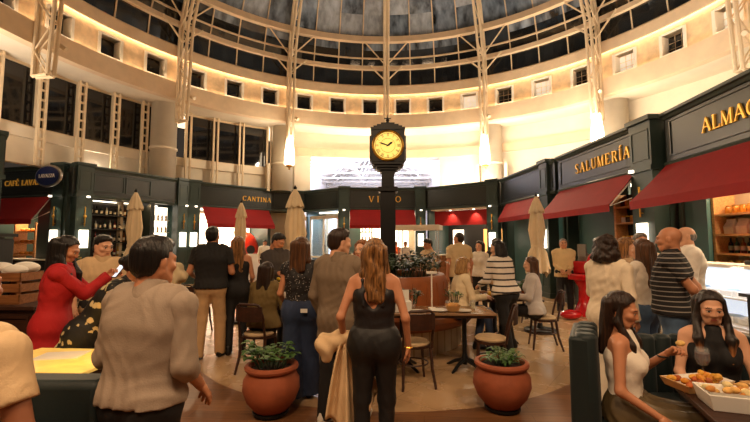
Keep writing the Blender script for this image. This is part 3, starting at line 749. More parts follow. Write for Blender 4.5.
# ---- ALMACÉN (right edge)
e, X, L = stall('dark green grocery stall with a large red awning at the right edge', (5.36, 7.55), (5.12, 3.4), pil=(), awning=(.05, 4.1, .72, 2.38), text='ALMACÉN', th=.23, tx=1.72, gap=.14, inside=150, back=M['teal'])
obj('teal_panel', MB().bx(.02, .58, .25, .31, 0, 3.05), M['teal'], e)
su = shelf_unit('goods_shelf', 'tall wooden shelf stacked with jars, bags and bottles at the right edge', X, .2, 2.6, .62, 1.0, (1.16, 1.44, 1.77, 2.12), M['lightwood'], 0, 2.95, 3, M['inner_wall'])
area(X @ Vector((1.4, .3, 2.95)), 2.2, 40, (255, 226, 180), (-.5, 0, rzof(X)), .06)
for i in range(15): jar(X @ Vector((.32+i*.15, .8, 1.16)), (4, 1, 0)[i % 3], 'dark jar on the lowest shelf of the tall wooden unit', 'jars on the lowest grocery shelf')
for i in range(17): bottle(X @ Vector((.3+i*.132, .82, 1.44)), (3, 0, 1)[i % 3], .26, 'dark oil bottle on the second shelf of the tall wooden unit', 'bottles on the second grocery shelf')
for i in range(8): bag(X @ Vector((.37+i*.27, .8, 1.77)), 2 if i < 3 else 3, rzof(X)+.1*(i % 2), 'pale paper bag on the third shelf of the tall wooden unit', 'bags on the third grocery shelf', .26)
for i in range(5): jar(X @ Vector((.33+i*.15, .8, 2.12)), 0, 'amber jar on the top shelf of the tall wooden unit', 'jars on the top grocery shelf')
for i in range(5): bag(X @ Vector((1.2+i*.26, .8, 2.12)), 3 if i % 2 else 2, rzof(X)-.05, 'tall bag of flour on the top shelf of the tall wooden unit', 'bags on the top grocery shelf', .36)

# ---- edge of another stall at the far left of the picture
e, X, L = stall('tall dark green stall corner at the extreme left, nearer than the café', (-9.85, 6.2), (-8.5, 8.75), pil=(2.6,), inside=30)
# ================================================================== CLOCK + ROUND BENCH
e = empty('street_clock', (CX, CY, 0), 0, label='tall black street clock with a glowing yellow dial in the middle of the round bench', cat='clock')
p = MB(); p.bx(-.2, .2, -.2, .2, 0, .5); p.bx(-.13, .13, -.13, .13, .5, 2.55); p.bx(-.17, .17, -.17, .17, 2.5, 2.58)
obj('post', p, M['black'], e, bevel=.008)
p = MB(); p.bx(-.11, .11, -.11, .11, 2.58, 2.86)
for k in range(4): w = .14+.045*k; p.bx(-w, w, -w*.8, w*.8, 2.84+.04*k, 2.885+.04*k)
obj('neck', p, M['black'], e, bevel=.006)
p = MB(); p.bx(-.29, .29, -.2, .2, 3.0, 3.58); p.bx(-.26, .26, -.21, .21, 2.96, 3.02)
for s in (-1, 1): p.bx(s*.30-.02, s*.30+.02, -.1, .1, 3.05, 3.5)
obj('case', p, M['black'], e, bevel=.012)
p = MB()
for k, w in enumerate((.3, .25, .19, .12)): p.bx(-w, w, -.2+.03*k, .2-.03*k, 3.58+.035*k, 3.62+.035*k)
p.lathe([(.03, 3.71), (.05, 3.74), (.02, 3.77), (.035, 3.80), (.012, 3.83), (0, 3.92)], 10); p.box((0, 0, 3.83), (.12, .015, .015))
obj('crown', p, M['black'], e)
RXm = Matrix.Rotation(PI/2, 4, 'X')
zc = 3.29
rim = MB().lathe([(.235, 0), (.27, 0), (.275, .02), (.255, .04), (.235, .02)], 40, M=Matrix.Translation((0, -.2, zc)) @ RXm)
obj('dial_rim', rim, M['brass'], e, smooth=True)
m = mat('dial_glow', (246, 206, 96), .4, var=.06, vs=5, emit=(255, 222, 110), es=.9)
dl = obj('dial', MB().lathe([(0, .0), (.24, 0), (.24, .012), (0, .012)], 40, M=Matrix.Translation((0, -.2, zc)) @ RXm), m, e)
tk = MB()
for k in range(12):
    a = k*PI/6; R = Matrix.Translation((0, -.216, zc)) @ Matrix.Rotation(a, 4, 'Y')
    n = (2, 1, 2, 3, 2, 1, 2, 3, 4, 2, 1, 2)[k]
    for j in range(n): tk.box(((j-(n-1)/2)*.018, 0, .185), (.008, .004, .05), 0, 0, R)
for k in range(60):
    R = Matrix.Translation((0, -.216, zc)) @ Matrix.Rotation(k*PI/30, 4, 'Y'); tk.box((0, 0, .222), (.004, .004, .01), 0, 0, R)
for r in (.125, .215): 
    tk.lathe([(r-.003, 0), (r+.003, 0), (r+.003, .004), (r-.003, .004)], 40, M=Matrix.Translation((0, -.213, zc)) @ RXm)
obj('numerals', tk, mat('numeral_brown', (70, 44, 16), .6), dl)
for nm, ang, ln, w in (('hour_hand', 54, .11, .02), ('minute_hand', 288, .17, .014)):
    R = Matrix.Translation((0, -.222, zc)) @ Matrix.Rotation(math.radians(ang), 4, 'Y')
    h = MB().add([(-w*.4, 0, -.03), (w*.4, 0, -.03), (w, 0, ln*.6), (0, 0, ln), (-w, 0, ln*.6)]+[(-w*.4, -.006, -.03), (w*.4, -.006, -.03), (w, -.006, ln*.6), (0, -.006, ln), (-w, -.006, ln*.6)], [(0, 1, 2, 3, 4), (9, 8, 7, 6, 5)]+[(i, i+5, (i+1) % 5+5, (i+1) % 5) for i in range(5)], 0, R)
    obj(nm, h, M['black'], dl)

e = empty('round_bench', (CX, CY, 0), 0, label='round brown leather bench with a planter in its middle, at the foot of the clock', cat='bench')
obj('plinth', MB().lathe([(.6, 0), (1.22, 0), (1.22, .36), (.6, .36)], 64), mat_stripes('fluted_plinth', (206, 184, 152), (176, 150, 118), .12, .8, 0), e, smooth=True)
obj('seat', MB().lathe([(.9, .36), (1.36, .36), (1.4, .40), (1.4, .46), (1.34, .52), (.9, .52)], 64), M['leather'], e, smooth=True)
bk = MB()
bk.lathe([(.84, .36), (1.02, .36), (1.04, .5), (1.0, 1.02), (.96, 1.09), (.88, 1.09), (.84, 1.04)], 64)
for k in range(26): a = k*2*PI/26; bk.tube([(1.035*cos(a), 1.035*sin(a), .54), (1.0*cos(a), 1.0*sin(a), 1.0)], .012, 5)
obj('backrest', bk, M['leather'], e, smooth=True)
obj('planter_box', MB().lathe([(0, .1), (.84, .1), (.84, .98), (0, .98)], 40), M['soil'], e)
def leaf(q, base, d, ln, w, mi=0):
    d = Vector(d).normalized(); u, n = axes(d); b = Vector(base)
    if n.z < 0: n = -n
    pts = [b]
    L_ = [(.25, .7, .04), (.55, 1, .03), (.8, .6, -.06)]
    vs = [b]
    for t, k, z in L_: c = b+d*ln*t+n*z*ln; vs += [c-u*w*k/2, c, c+u*w*k/2]
    vs.append(b+d*ln-n*.22*ln)
    q.add(vs, [(0, 2, 1), (0, 3, 2), (1, 2, 5, 4), (2, 3, 6, 5), (4, 5, 8, 7), (5, 6, 9, 8), (7, 8, 10), (8, 9, 10)], mi)
def plant_mb(seed, r, h, n, ln, w, up=.5, base_r=None):
    R = random.Random(seed); q = MB(); st = MB(); base_r = base_r or r*.5
    for i in range(n):
        a = R.uniform(0, 2*PI); rr = base_r*math.sqrt(R.random()); b = Vector((rr*cos(a), rr*sin(a), 0))
        out = r*R.uniform(.35, 1); t = b+Vector((cos(a)*out*(.6+.4*R.random()), sin(a)*out*(.6+.4*R.random()), h*R.uniform(.45, 1)))
        mid = (b+t)/2+Vector((0, 0, h*.16)); st.tube([b, mid, t], .004, 4)
        for k in range(R.randint(4, 7)):
            c = mid.lerp(t, R.random()); an = R.uniform(0, 2*PI)
            leaf(q, c, (cos(an), sin(an), R.uniform(-.2, up)), ln*R.uniform(.7, 1.25), w*R.uniform(.7, 1.2))
    return q, st
for k in range(9):
    a = k*2*PI/9+.2; x, y = CX+.56*cos(a), CY+.56*sin(a)
    t = empty('leafy_plant', (x, y, .98), 0, label='dark leafy plant growing inside the round bench', cat='plant', group='plants inside the round bench')
    q, st = plant_mb(k+10, .34, .5, 16, .16, .07); obj('leaves', q, M['leafd'], t); obj('stems', st, M['leafd'], t)

# ================================================================== POTS
def pot(loc, lab, seed, R0, kind):
    e = empty('potted_plant', loc, 0, label=lab, cat='potted plant')
    s = R0/.24
    obj('pot', MB().lathe([(0, .04), (.13, .04), (.15, .06), (.21, .14), (.245, .24), (.24, .33), (.205, .395), (.20, .41), (.225, .425), (.232, .445), (.225, .465), (.195, .47), (.185, .44), (.185, .40), (0, .40)], 48, M=Matrix.Diagonal((s, s, 1, 1))), M['terra'], e, smooth=True)
    obj('soil', MB().lathe([(0, .41), (.188, .41), (.188, .425), (0, .435)], 20, M=Matrix.Diagonal((s, s, 1, 1))), M['soil'], e)
    b = MB().lathe([(0, .02), (.17, .02), (.17, .045), (0, .045)], 24)
    for k in range(4): b.tube([(.14*cos(k*PI/2+.7), .14*sin(k*PI/2+.7)-.012, .018), (.14*cos(k*PI/2+.7), .14*sin(k*PI/2+.7)+.012, .018)], .018, 10)
    obj('caster_base', b, M['black'], e)
    q, st = plant_mb(seed, *kind); f = obj('foliage', q, M['leaf'], e, loc=(0, 0, .42)); obj('stems', st, M['leafd'], f)
pot((-1.06, 3.92, 0), 'terracotta pot with a bushy green herb, before the woman in wide blue trousers', 3, .262, (.24, .24, 34, .075, .05))
pot((1.17, 4.06, 0), 'round terracotta pot with a low spiky herb, alone on the floor right of centre', 5, .27, (.17, .15, 30, .1, .026))

# ================================================================== UMBRELLAS
def umbrella(loc, lab, h, rz, r=.17):
    e = empty('closed_umbrella', loc, rz, label=lab, cat='umbrella', group='closed beige umbrellas')
    obj('pole', MB().tube([(0, 0, .06), (0, 0, h+.02)], .022, 10), M['midwood'], e, smooth=True)
    obj('base', MB().lathe([(0, 0), (.28, 0), (.28, .05), (.06, .07), (.04, .16), (0, .16)], 24), M['black'], e)
    obj('finial', MB().lathe([(0, h), (.025, h), (.03, h+.03), (0, h+.07)], 10), M['black'], e, smooth=True)
    n = 48; rows = [(h, .02), (h-.1, r*.3), (h-.3, r*.52), (h-.62, r*.74), (h-.88, r*.62), (h-.95, r*.6), (h-1.05, r*.8), (h-1.3, r*1.02), (h-1.42, r*1.1)]
    q = MB(); vs = []; fs = []; R = random.Random(int(h*100)+int(loc[0]*10))
    ph = R.random()*6
    for j, (z, rr) in enumerate(rows):
        for k in range(n):
            a = 2*PI*k/n; amp = .22*min(1, j/2)*(.5 if 3 < j < 6 else 1)
            f = 1+amp*sin(8*a+ph+.5*z)+amp*.5*sin(13*a+2*ph+z)
            dz = (.05*sin(8*a+ph+1.2)+.04*sin(5*a)) if j == len(rows)-1 else 0
            vs.append((rr*f*cos(a+.25*z), rr*f*sin(a+.25*z), z+dz))
    for j in range(len(rows)-1):
        for k in range(n): a = j*n+k; b = j*n+(k+1) % n; fs.append((a, a+n, b+n, b))
    fs.append(tuple(range(n))); q.add(vs, fs); obj('canopy', q, M['canvas'], e, smooth=2)
    c = MB(); vs = []; fs = []
    for j, (z, rr) in enumerate(((h+.015, .015), (h-.1, r*.42), (h-.26, r*.74), (h-.30, r*.78))):
        for k in range(n):
            a = 2*PI*k/n; f = 1+.12*sin(8*a+ph)*(j > 0); vs.append((rr*f*cos(a), rr*f*sin(a), z+(.02*cos(8*a+ph) if j > 1 else 0)))
    for j in range(3):
        for k in range(n): a = j*n+k; b = j*n+(k+1) % n; fs.append((a, a+n, b+n, b))
    fs.append(tuple(range(n))); c.add(vs, fs); obj('vent_cap', c, M['canvas'], e, smooth=2)
    obj('tie', MB().lathe([(r*.66, h-.95), (r*.70, h-.95), (r*.70, h-.91), (r*.66, h-.91)], 24), M['canvas'], e)
umbrella((-4.32, 6.9, 0), 'closed beige umbrella at the left, beside the bottle shelves', 2.5, 0, .15)
umbrella((-2.95, 8.3, 0), 'closed beige umbrella right of the man in the black shirt', 2.45, .6, .14)
umbrella((-1.44, 6.55, 0), 'tall closed beige umbrella left of the clock, behind the woman in the patterned blouse', 2.5, 1.1, .18)
umbrella((-1.95, 9.4, 0), 'closed beige umbrella half hidden behind the tall one left of the clock', 2.45, 1.9, .19)
umbrella((2.88, 7.5, 0), 'closed beige umbrella standing alone right of the clock before the deli stall', 2.48, .3, .165)

# ================================================================== CHAIRS
def make_chair():
    e = empty('bentwood_chair', (0, 0, 0), 0, label='x', cat='chair')
    # faces +y; seat 0.46
    s = MB(); rr = [(.2+.015*cos(2*a), a) for a in [2*PI*k/28 for k in range(28)]]
    poly = [(r*cos(a)*1.02, r*sin(a)) for r, a in rr]
    s.prism(poly, .425, .455); obj('seat_frame', s, M['darkwood'], e)
    p = MB().lathe([(0, .455), (.185, .455), (.19, .47), (.17, .49), (0, .495)], 28); obj('seat', p, M['cream_seat'], e, smooth=True)
    for sx in (-1, 1):
        obj('leg', MB().tube([(sx*.15, .14, .43), (sx*.165, .16, .2), (sx*.19, .19, 0)], [.02, .018, .013], 8), M['darkwood'], e, smooth=True)
        obj('leg', MB().tube([(sx*.16, -.15, .44), (sx*.17, -.18, .2), (sx*.19, -.24, 0)], [.02, .018, .014], 8), M['darkwood'], e, smooth=True)
    b = MB(); pts = []
    for k in range(17):
        t = k/16*PI; x = -.18*cos(t) if True else 0
        pts.append((-.19*cos(t)*(1 if abs(cos(t)) < .98 else .9), -.17-.10*min(1, sin(t)*1.2)-.04*sin(t), .44+.43*min(1, sin(t)*1.35)**.8))
    b.tube(pts, .016, 8); obj('back_frame', b, M['darkwood'], e, smooth=True)
    br = MB(); n = 8; vs = []; fs = []
    for k in range(n+1):
        t = -1+2*k/n; x = .175*t; y = -.255-.05*(1-t*t); 
        vs += [(x, y, .66), (x, y-.012, .66), (x, y-.02, .84), (x, y-.008, .84)]
    for k in range(n):
        a = k*4
        for i in range(4): fs.append((a+i, a+(i+1) % 4, a+4+(i+1) % 4, a+4+i))
    fs += [(0, 3, 2, 1), (n*4, n*4+1, n*4+2, n*4+3)]
    br.add(vs, fs); obj('backrest', br, M['darkwood'], e)
    h = MB()
    for k in range(4): pass
    pts = [(.17*cos(2*PI*k/20), .17*sin(2*PI*k/20)-.0, .24) for k in range(21)]
    h.tube(pts, .009, 6); obj('hoop', h, M['darkwood'], e, smooth=True)
    return e
CH = [None]
def chair(x, y, deg, lab):
    rz = -math.radians(deg)
    if CH[0] is None: CH[0] = make_chair(); o = CH[0]; o.location = (x, y, 0); o.rotation_euler = (0, 0, rz); o['label'] = lab; o['group'] = 'dark bentwood chairs'
    else: o = copy_tree(CH[0], (x, y, 0), rz, lab, 'dark bentwood chairs')
    return o
chair(-1.58, 5.22, 12, 'dark bentwood chair under the seated woman in the olive jacket')
chair(.36, 4.78, -12, 'dark bentwood chair just right of the woman in the black tank top')
chair(1.32, 5.0, -75, 'empty dark bentwood chair with a beige seat right of the pedestal table')
chair(2.50, 6.38, -80, 'dark bentwood chair under the seated woman in the grey top, behind the lone pot')
chair(-3.9, 4.3, 60, 'dark bentwood chair behind the red jacketed woman at the left edge')
chair(-4.6, 5.6, 150, 'dark bentwood chair standing back at the far left near the crate')
chair(-3.4, 7.4, 20, 'dark bentwood chair behind the man in the black shirt')
chair(3.1, 8.4, 30, 'dark bentwood chair behind the lone closed umbrella')

# ================================================================== TABLES
def table(x, y, rz, w, d, lab, top, h=.75, name='pedestal_table', round_=False):
    e = empty(name, (x, y, 0), rz, label=lab, cat='table')
    if round_: obj('tabletop', MB().lathe([(0, h-.03), (w/2, h-.03), (w/2, h), (0, h)], 36), top, e, bevel=.004)
    else:
        obj('tabletop', MB().bx(-w/2, w/2, -d/2, d/2, h-.025, h), top, e, bevel=.004)
        f = MB(); f.bx(-w/2+.03, w/2-.03, -d/2+.03, d/2-.03, h-.06, h-.025); obj('apron', f, M['darkwood'], e)
    xs = (-w*.27, w*.27) if w > 1 else (0,)
    for px_ in xs:
        b = MB(); b.tube([(px_, 0, .06), (px_, 0, h-.05)], .03, 12); b.lathe([(.03, .1), (.05, .12), (.03, .2)], 12, (px_, 0, 0)); b.bx(px_-.15, px_+.15, -.15, .15, h-.07, h-.06)
        for k in range(4):
            a = k*PI/2+PI/4; b.tube([(px_+.02*cos(a), .02*sin(a), .12), (px_+.14*cos(a), .14*sin(a), .08), (px_+.25*cos(a), .25*sin(a), .02), (px_+.28*cos(a), .28*sin(a), .008)], [.03, .024, .018, .012], 8)
        obj('pedestal', b, M['black'], e, smooth=True)
    return e
table(.66, 5.32, 0, 1.5, .62, 'marble topped table with cast iron pedestals in front of the round bench', mat('brown_marble', (150, 116, 84), .2, var=.2, vs=5))
table(-1.28, 5.95, .1, .95, .7, 'table laden with flowers and food between the olive jacket woman and the patterned blouse', M['darkwood'])
table(1.95, 6.75, .2, .8, .7, 'small table behind the woman in the striped jumper', M['darkwood'])
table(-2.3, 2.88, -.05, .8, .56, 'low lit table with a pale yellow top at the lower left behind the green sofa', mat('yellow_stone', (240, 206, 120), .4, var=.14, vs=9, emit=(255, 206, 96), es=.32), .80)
table(-4.2, 4.9, 0, .8, .8, 'dark round table at the far left behind the woman in red', M['darkwood'], round_=True)
table(2.22, 2.2, -.32, 1.0, .8, 'dark table crowded with food baskets at the lower right between the two seated women', M['darkwood'], .74)
table(2.9, 8.9, 0, .7, .7, 'small dark table behind the lone closed umbrella', M['darkwood'])

# ================================================================== THINGS ON TABLES
PL = [None]
def plate(loc, lab, grp=None, r=.12):
    if PL[0] is None: PL[0] = obj('plate', MB().lathe([(0, 0), (.07, 0), (.12, .018), (.122, .022), (.07, .008), (0, .008)], 28), M['porc'], smooth=True, loc=loc, label=lab, cat='plate', group=grp); o = PL[0]
    else: o = copy_tree(PL[0], loc, label=lab, group=grp)
    o.scale = (r/.12,)*3; return o
def wine_glass(loc, lab, grp, wine=False, h=.2):
    e = empty('wine_glass', loc, 0, label=lab, cat='glass', group=grp)
    obj('bowl', MB().lathe([(.004, .09), (.03, .105), (.043, .14), (.04, .18), (.034, .21), (.032, .21), (.038, .18), (.041, .14), (.028, .108), (0, .095)], 18), M['glass'], e, smooth=True)
    obj('stem', MB().lathe([(0, 0), (.036, 0), (.034, .004), (.005, .01), (.004, .09), (0, .09)], 14), M['glass'], e, smooth=True)
    if wine: obj('wine', MB().lathe([(0, .096), (.026, .107), (.0405, .138), (.039, .176), (0, .176)], 16), M['wine'], e, smooth=True)
    return e
def tumbler(loc, lab, grp, col=None):
    e = empty('tumbler', loc, 0, label=lab, cat='glass', group=grp)
    obj('glass', MB().lathe([(0, 0), (.03, 0), (.037, .11), (.035, .11), (.029, .006), (0, .006)], 16), M['glass'], e, smooth=True)
    if col: obj('drink', MB().lathe([(0, .007), (.028, .007), (.033, .08), (0, .08)], 14), mat('drink_%d_%d_%d' % col, col, .1), e, smooth=True)
FOODM = {}
def fm(c, k=''):
    if c not in FOODM: FOODM[c] = mat('food_%d_%d_%d' % c, c, .6, var=.25, vs=30, bump=.3, bs=60)
    return FOODM[c]
def basket(loc, rz, w, d, h, lab, cols, body, seed):
    e = empty('food_basket', loc, rz, label=lab, cat='food basket')
    t = .012; b = MB(); k = .86
    P = lambda s, z, o: [(sx*(w/2*s-o), sy*(d/2*s-o), z) for sx, sy in ((-1, -1), (1, -1), (1, 1), (-1, 1))]
    vs = P(k, 0, 0)+P(1, h, 0)+P(1, h, t)+P(k, t, t)
    fs = [(3, 2, 1, 0), (12, 13, 14, 15)]
    for a in (0, 4, 8): fs += [(a+i, a+(i+1) % 4, a+4+(i+1) % 4, a+4+i) for i in range(4)]
    b.add(vs, fs); obj('basket', b, body, e, bevel=.004)
    pp = MB(); R = random.Random(seed)
    n = 14
    for i in range(n):
        a = 2*PI*i/n; 
    obj('paper_liner', MB().add([(x*1.06, y*1.06, z+.02*R.random()) for x, y, z in P(1, h-.005, .015)]+[(x*.9, y*.9, h*.4) for x, y, z in P(1, 0, .02)], [(0, 1, 5, 4), (1, 2, 6, 5), (2, 3, 7, 6), (3, 0, 4, 7), (4, 5, 6, 7)]), M['paper'], e)
    for i in range(22):
        c = cols[i % len(cols)]; x, y = R.uniform(-.4, .4)*w, R.uniform(-.4, .4)*d
        q = MB().ell((0, 0, 0), (.026*R.uniform(.8, 1.6), .02, .018), 8, 6, M=Matrix.Translation((x, y, h*.75+R.uniform(0, .04))) @ Matrix.Rotation(R.uniform(0, 6), 4, 'Z') @ Matrix.Rotation(R.uniform(-.5, .5), 4, 'X'))
        obj('food_piece', q, fm(c), e, smooth=True)
    return e
# right-hand table
basket((1.93, 2.56, .74), .15, .34, .2, .05, 'flat tray heaped with orange fried food nearest the wine glass', [(214, 140, 40), (226, 166, 60), (180, 90, 30)], M['kraft'], 1)
basket((1.90, 2.27, .74), -.3, .30, .22, .085, 'large white basket with a paper liner at the front of the food table', [(226, 176, 96), (210, 140, 60), (234, 210, 150)], M['paper'], 2)
basket((2.3, 2.42, .74), .1, .3, .22, .06, 'tray of golden food at the right side of the food table', [(220, 150, 50), (200, 90, 40), (150, 130, 50)], M['kraft'], 4)
wine_glass((2.06, 2.68, .74), 'glass of red wine on the food table by the woman in the white top', 'glasses on the food table', True)
wine_glass((2.44, 2.58, .74), 'empty wine glass on the food table before the woman with long fair hair', 'glasses on the food table')
plate((2.05, 2.02, .74), 'white plate at the near side of the food table')
obj('napkin', MB().box((0, 0, .004), (.2, .15, .006), .4), M['paper'], loc=(2.2, 1.95, .74), label='folded white napkin at the near corner of the food table', cat='napkin')
# marble table
bx_ = empty('takeaway_box', (.22, 5.2, .75), .1, label='white cardboard box on the marble table beside the black tank top', cat='box')
obj('box', MB().bx(-.14, .14, -.1, .1, 0, .13), M['paper'], bx_, bevel=.004); obj('lid_flap', MB().box((0, .11, .19), (.28, .01, .13)), M['paper'], bx_)
obj('printed_mark', MB().box((.02, -.101, .06), (.06, .002, .05)), M['dark'], bx_)
sg = empty('table_number_stand', (.66, 5.42, .75), 0, label='slim white table stand with a crossbar rising from the marble table', cat='table stand')
obj('pole', MB().tube([(0, 0, 0), (0, 0, .46)], .01, 8), M['white'], sg); obj('base', MB().lathe([(0, 0), (.05, 0), (.05, .012), (0, .012)], 16), M['white'], sg)
obj('crossbar', MB().box((0, 0, .47), (.14, .03, .035)), M['white'], sg, bevel=.006)
v_ = empty('flower_vase', (.4, 5.42, .75), 0, label='small glass vase of dark foliage on the marble table', cat='vase')
obj('vase', MB().lathe([(0, 0), (.04, 0), (.05, .06), (.035, .12), (.03, .12), (.045, .06), (.035, .008), (0, .008)], 16), M['glass'], v_, smooth=True)
q, st = plant_mb(33, .13, .2, 16, .07, .035); f = obj('foliage', q, M['leafd'], v_, loc=(0, 0, .06)); obj('stems', st, M['leafd'], f)
v_ = empty('flower_vase', (.98, 5.5, .75), 0, label='second small vase of foliage at the right of the marble table', cat='vase')
obj('vase', MB().lathe([(0, 0), (.035, 0), (.045, .05), (.03, .1), (.026, .1), (.04, .05), (.03, .008), (0, .008)], 16), M['glass'], v_, smooth=True)
q, st = plant_mb(34, .11, .18, 12, .06, .03); f = obj('foliage', q, M['leaf'], v_, loc=(0, 0, .06)); obj('stems', st, M['leafd'], f)
plate((.72, 5.2, .75), 'white plate with leftovers in the middle of the marble table')
plate((1.02, 5.18, .75), 'white plate near the right end of the marble table', r=.11)
plate((.45, 5.14, .75), 'white plate beside the cardboard box on the marble table', r=.1)
tumbler((.86, 5.36, .75), 'tumbler of amber drink on the marble table', 'tumblers on the marble table', (190, 120, 50))
tumbler((1.2, 5.4, .75), 'tumbler of pale drink at the right end of the marble table', 'tumblers on the marble table', (210, 196, 150))
cr = empty('bread_basket', (.9, 5.18, .76), .2, label='small basket of rolls on the marble table', cat='basket')
obj('basket', MB().lathe([(0, 0), (.07, 0), (.1, .07), (.095, .07), (.066, .006), (0, .006)], 18), M['kraft'], cr, smooth=True)
for i in range(4): obj('bread_roll', MB().ell((.035*cos(i*1.6), .035*sin(i*1.6), .07), (.04, .032, .03), 10, 6), fm((214, 160, 92)), cr, smooth=True)
# flower table
for i, (x, y, c, lab) in enumerate(((-1.42, 5.95, (232, 196, 50), 'yellow'), (-1.12, 6.05, (226, 120, 60), 'orange'), (-1.0, 5.8, (240, 214, 120), 'pale yellow'))):
    v_ = empty('flower_vase', (x, y, .75), 0, label='vase of %s flowers on the table beside the olive jacket woman' % lab, cat='vase')
    obj('vase', MB().lathe([(0, 0), (.05, 0), (.06, .08), (.04, .15), (.035, .15), (.055, .08), (.045, .008), (0, .008)], 16), M['porc'], v_, smooth=True)
    R = random.Random(i); st = MB()
    for k in range(11):
        a = R.uniform(0, 6.28); rr = R.uniform(.02, .13); p1 = (rr*cos(a), rr*sin(a), .15+R.uniform(.05, .2)); st.tube([(0, 0, .1), p1], .003, 4)
        obj('flower', MB().ell(p1, (.032, .032, .022), 9, 6), fm(c), v_, smooth=True)
    obj('stems', st, M['leafd'], v_)
plate((-1.2, 5.72, .75), 'plate of food on the flower table', r=.13)
obj('food_heap', MB().ell((0, 0, .02), (.08, .07, .035), 12, 6), fm((200, 110, 60)), smooth=True, loc=(-1.2, 5.72, .765), label='heap of roasted food on the plate of the flower table', cat='food')
cl = empty('table_lamp', (-.96, 6.12, .75), 0, label='small candle lamp glowing on the flower table', cat='lamp')
obj('glass', MB().lathe([(0, 0), (.04, 0), (.04, .12), (.036, .12), (.036, .006), (0, .006)], 14), M['lamp'], cl, smooth=True); point((-.96, 6.05, 1.02), 5, (255, 190, 90), .04)
tumbler((-1.3, 6.1, .75), 'tumbler of water on the flower table', 'tumblers on the flower table'); tumbler((-1.55, 6.1, .75), 'tumbler of red drink on the flower table', 'tumblers on the flower table', (180, 50, 40))
# small table behind the striped jumper
plate((1.8, 6.62, .75), 'plate with yellow food before the woman in the cream sweater', r=.13)
for i in range(5): obj('yellow_fruit', MB().ell((0, 0, .03), (.045, .036, .034), 10, 6), fm((238, 180, 40)), smooth=True, loc=(1.8+.055*cos(i*1.26), 6.62+.055*sin(i*1.26), .765), label='yellow fruit on the plate before the woman in the cream sweater', cat='fruit', group='fruit on the back plate')
t_ = empty('herb_pot', (2.28, 6.6, .75), 0, label='small potted herb on the table beside the seated woman in grey', cat='potted plant')
obj('pot', MB().lathe([(0, 0), (.05, 0), (.065, .1), (.06, .1), (.0, .09)], 16), M['terra'], t_, smooth=True); q, st = plant_mb(51, .12, .16, 14, .07, .04); f = obj('foliage', q, M['leaf'], t_, loc=(0, 0, .09)); obj('stems', st, M['leafd'], f)
# lit table at the left
c_ = empty('candle_lamp', (-2.02, 2.98, .80), 0, label='bright yellow candle lamp on the lit table beside the grey shirted man', cat='lamp')
obj('glass', MB().lathe([(0, 0), (.035, 0), (.038, .11), (.034, .11), (.032, .006), (0, .006)], 16), mat_emit('amber_glow', (255, 190, 60), 5), c_, smooth=True)
obj('candle', MB().tube([(0, 0, .006), (0, 0, .16)], .012, 10), M['porc'], c_); point((-2.1, 2.75, 1.0), 1.5, (255, 196, 90), .05)
obj('menu_card', MB().box((0, 0, .005), (.3, .2, .006), .2), M['paper'], loc=(-2.34, 2.95, .80), label='pale menu card lying on the lit table', cat='menu')

# ================================================================== SOFAS
def sofa(x, y, rz, w, lab, back_h=.98, ribs=7):
    e = empty('banquette', (x, y, 0), rz, label=lab, cat='sofa')
    b = MB(); n = ribs; vs = []; 
    for k in range(n): 
        xa = -w/2+w*k/n; xb = xa+w/n; xm_ = (xa+xb)/2
        b.tube([(xm_, -.02, .2), (xm_, -.03, back_h-.04), (xm_, -.03, back_h-.01)], [w/n*.52, w/n*.52, w/n*.44], 10)
    b.bx(-w/2, w/2, -.13, .03 if not n else 0, .12, back_h-(.0 if not n else .03))
    obj('backrest', b, M['velvet'], e, smooth=True, bevel=.035)
    obj('seat', MB().bx(-w/2, w/2, 0, .52, .2, .46), M['velvet'], e, bevel=.04)
    l = MB()
    for sx in (-1, 1):
        for yy in (-.05, .46): l.tube([(sx*(w/2-.06), yy, 0), (sx*(w/2-.06), yy, .21)], .02, 8)
    obj('legs_frame', l, M['black'], e)
    return e
sofa(-1.62, 2.02, 0, .6, 'dark green velvet sofa back at the lower left before the lit table', .98, 0)
sofa(1.47, 2.90, -math.radians(118), .56, 'dark green ribbed velvet armchair under the seated woman in the white top', 1.04, 4)
sofa(2.5, 3.3, PI, .9, 'dark green velvet sofa behind the woman with long fair hair', .9, 7)

# ================================================================== DISPLAY FRIDGE, SLICER, CRATE, STOVE
e = empty('display_fridge', (4.9, 5.75, 0), PI/2, label='bright white glass display fridge at the right below the grocery awning', cat='fridge')
# local: x along the wall (world +y), y pointing to -X world, so the front is +y
f = MB(); f.bx(-1.0, 1.0, -.35, .35, .08, .5); f.bx(-1.0, 1.0, -.35, -.28, .5, 1.32); f.bx(-1.0, 1.0, -.35, .12, 1.27, 1.32)
for x in (-1.0, .97): f.bx(x, x+.03, -.28, .34, .5, 1.27)
obj('cabinet', f, M['white'], e, bevel=.008)
obj('base', MB().bx(-.98, .98, -.3, .3, 0, .08), M['black'], e)
obj('light_panel', MB().bx(-.95, .95, -.28, -.27, .55, 1.24), mat_emit('fridge_light', (226, 238, 255), .7), e)
obj('shelf', MB().bx(-.96, .96, -.26, .2, .86, .88), M['white'], e); obj('shelf', MB().bx(-.96, .96, -.26, .3, .5, .53), M['white'], e)
g = MB().add([(-.97, .34, .5), (.97, .34, .5), (.97, .12, 1.3), (-.97, .12, 1.3), (-.97, .33, .5), (.97, .33, .5), (.97, .11, 1.3), (-.97, .11, 1.3)], [(0, 1, 2, 3), (7, 6, 5, 4), (0, 4, 5, 1), (2, 6, 7, 3)])
obj('glass_front', g, M['glass'], e)
area((4.72, 5.75, 1.24), 1.7, 8, (236, 242, 255), (0, 0, PI/2), .1)
XF = Matrix.Translation((4.9, 5.75, 0)) @ Matrix.Rotation(PI/2, 4, 'Z')
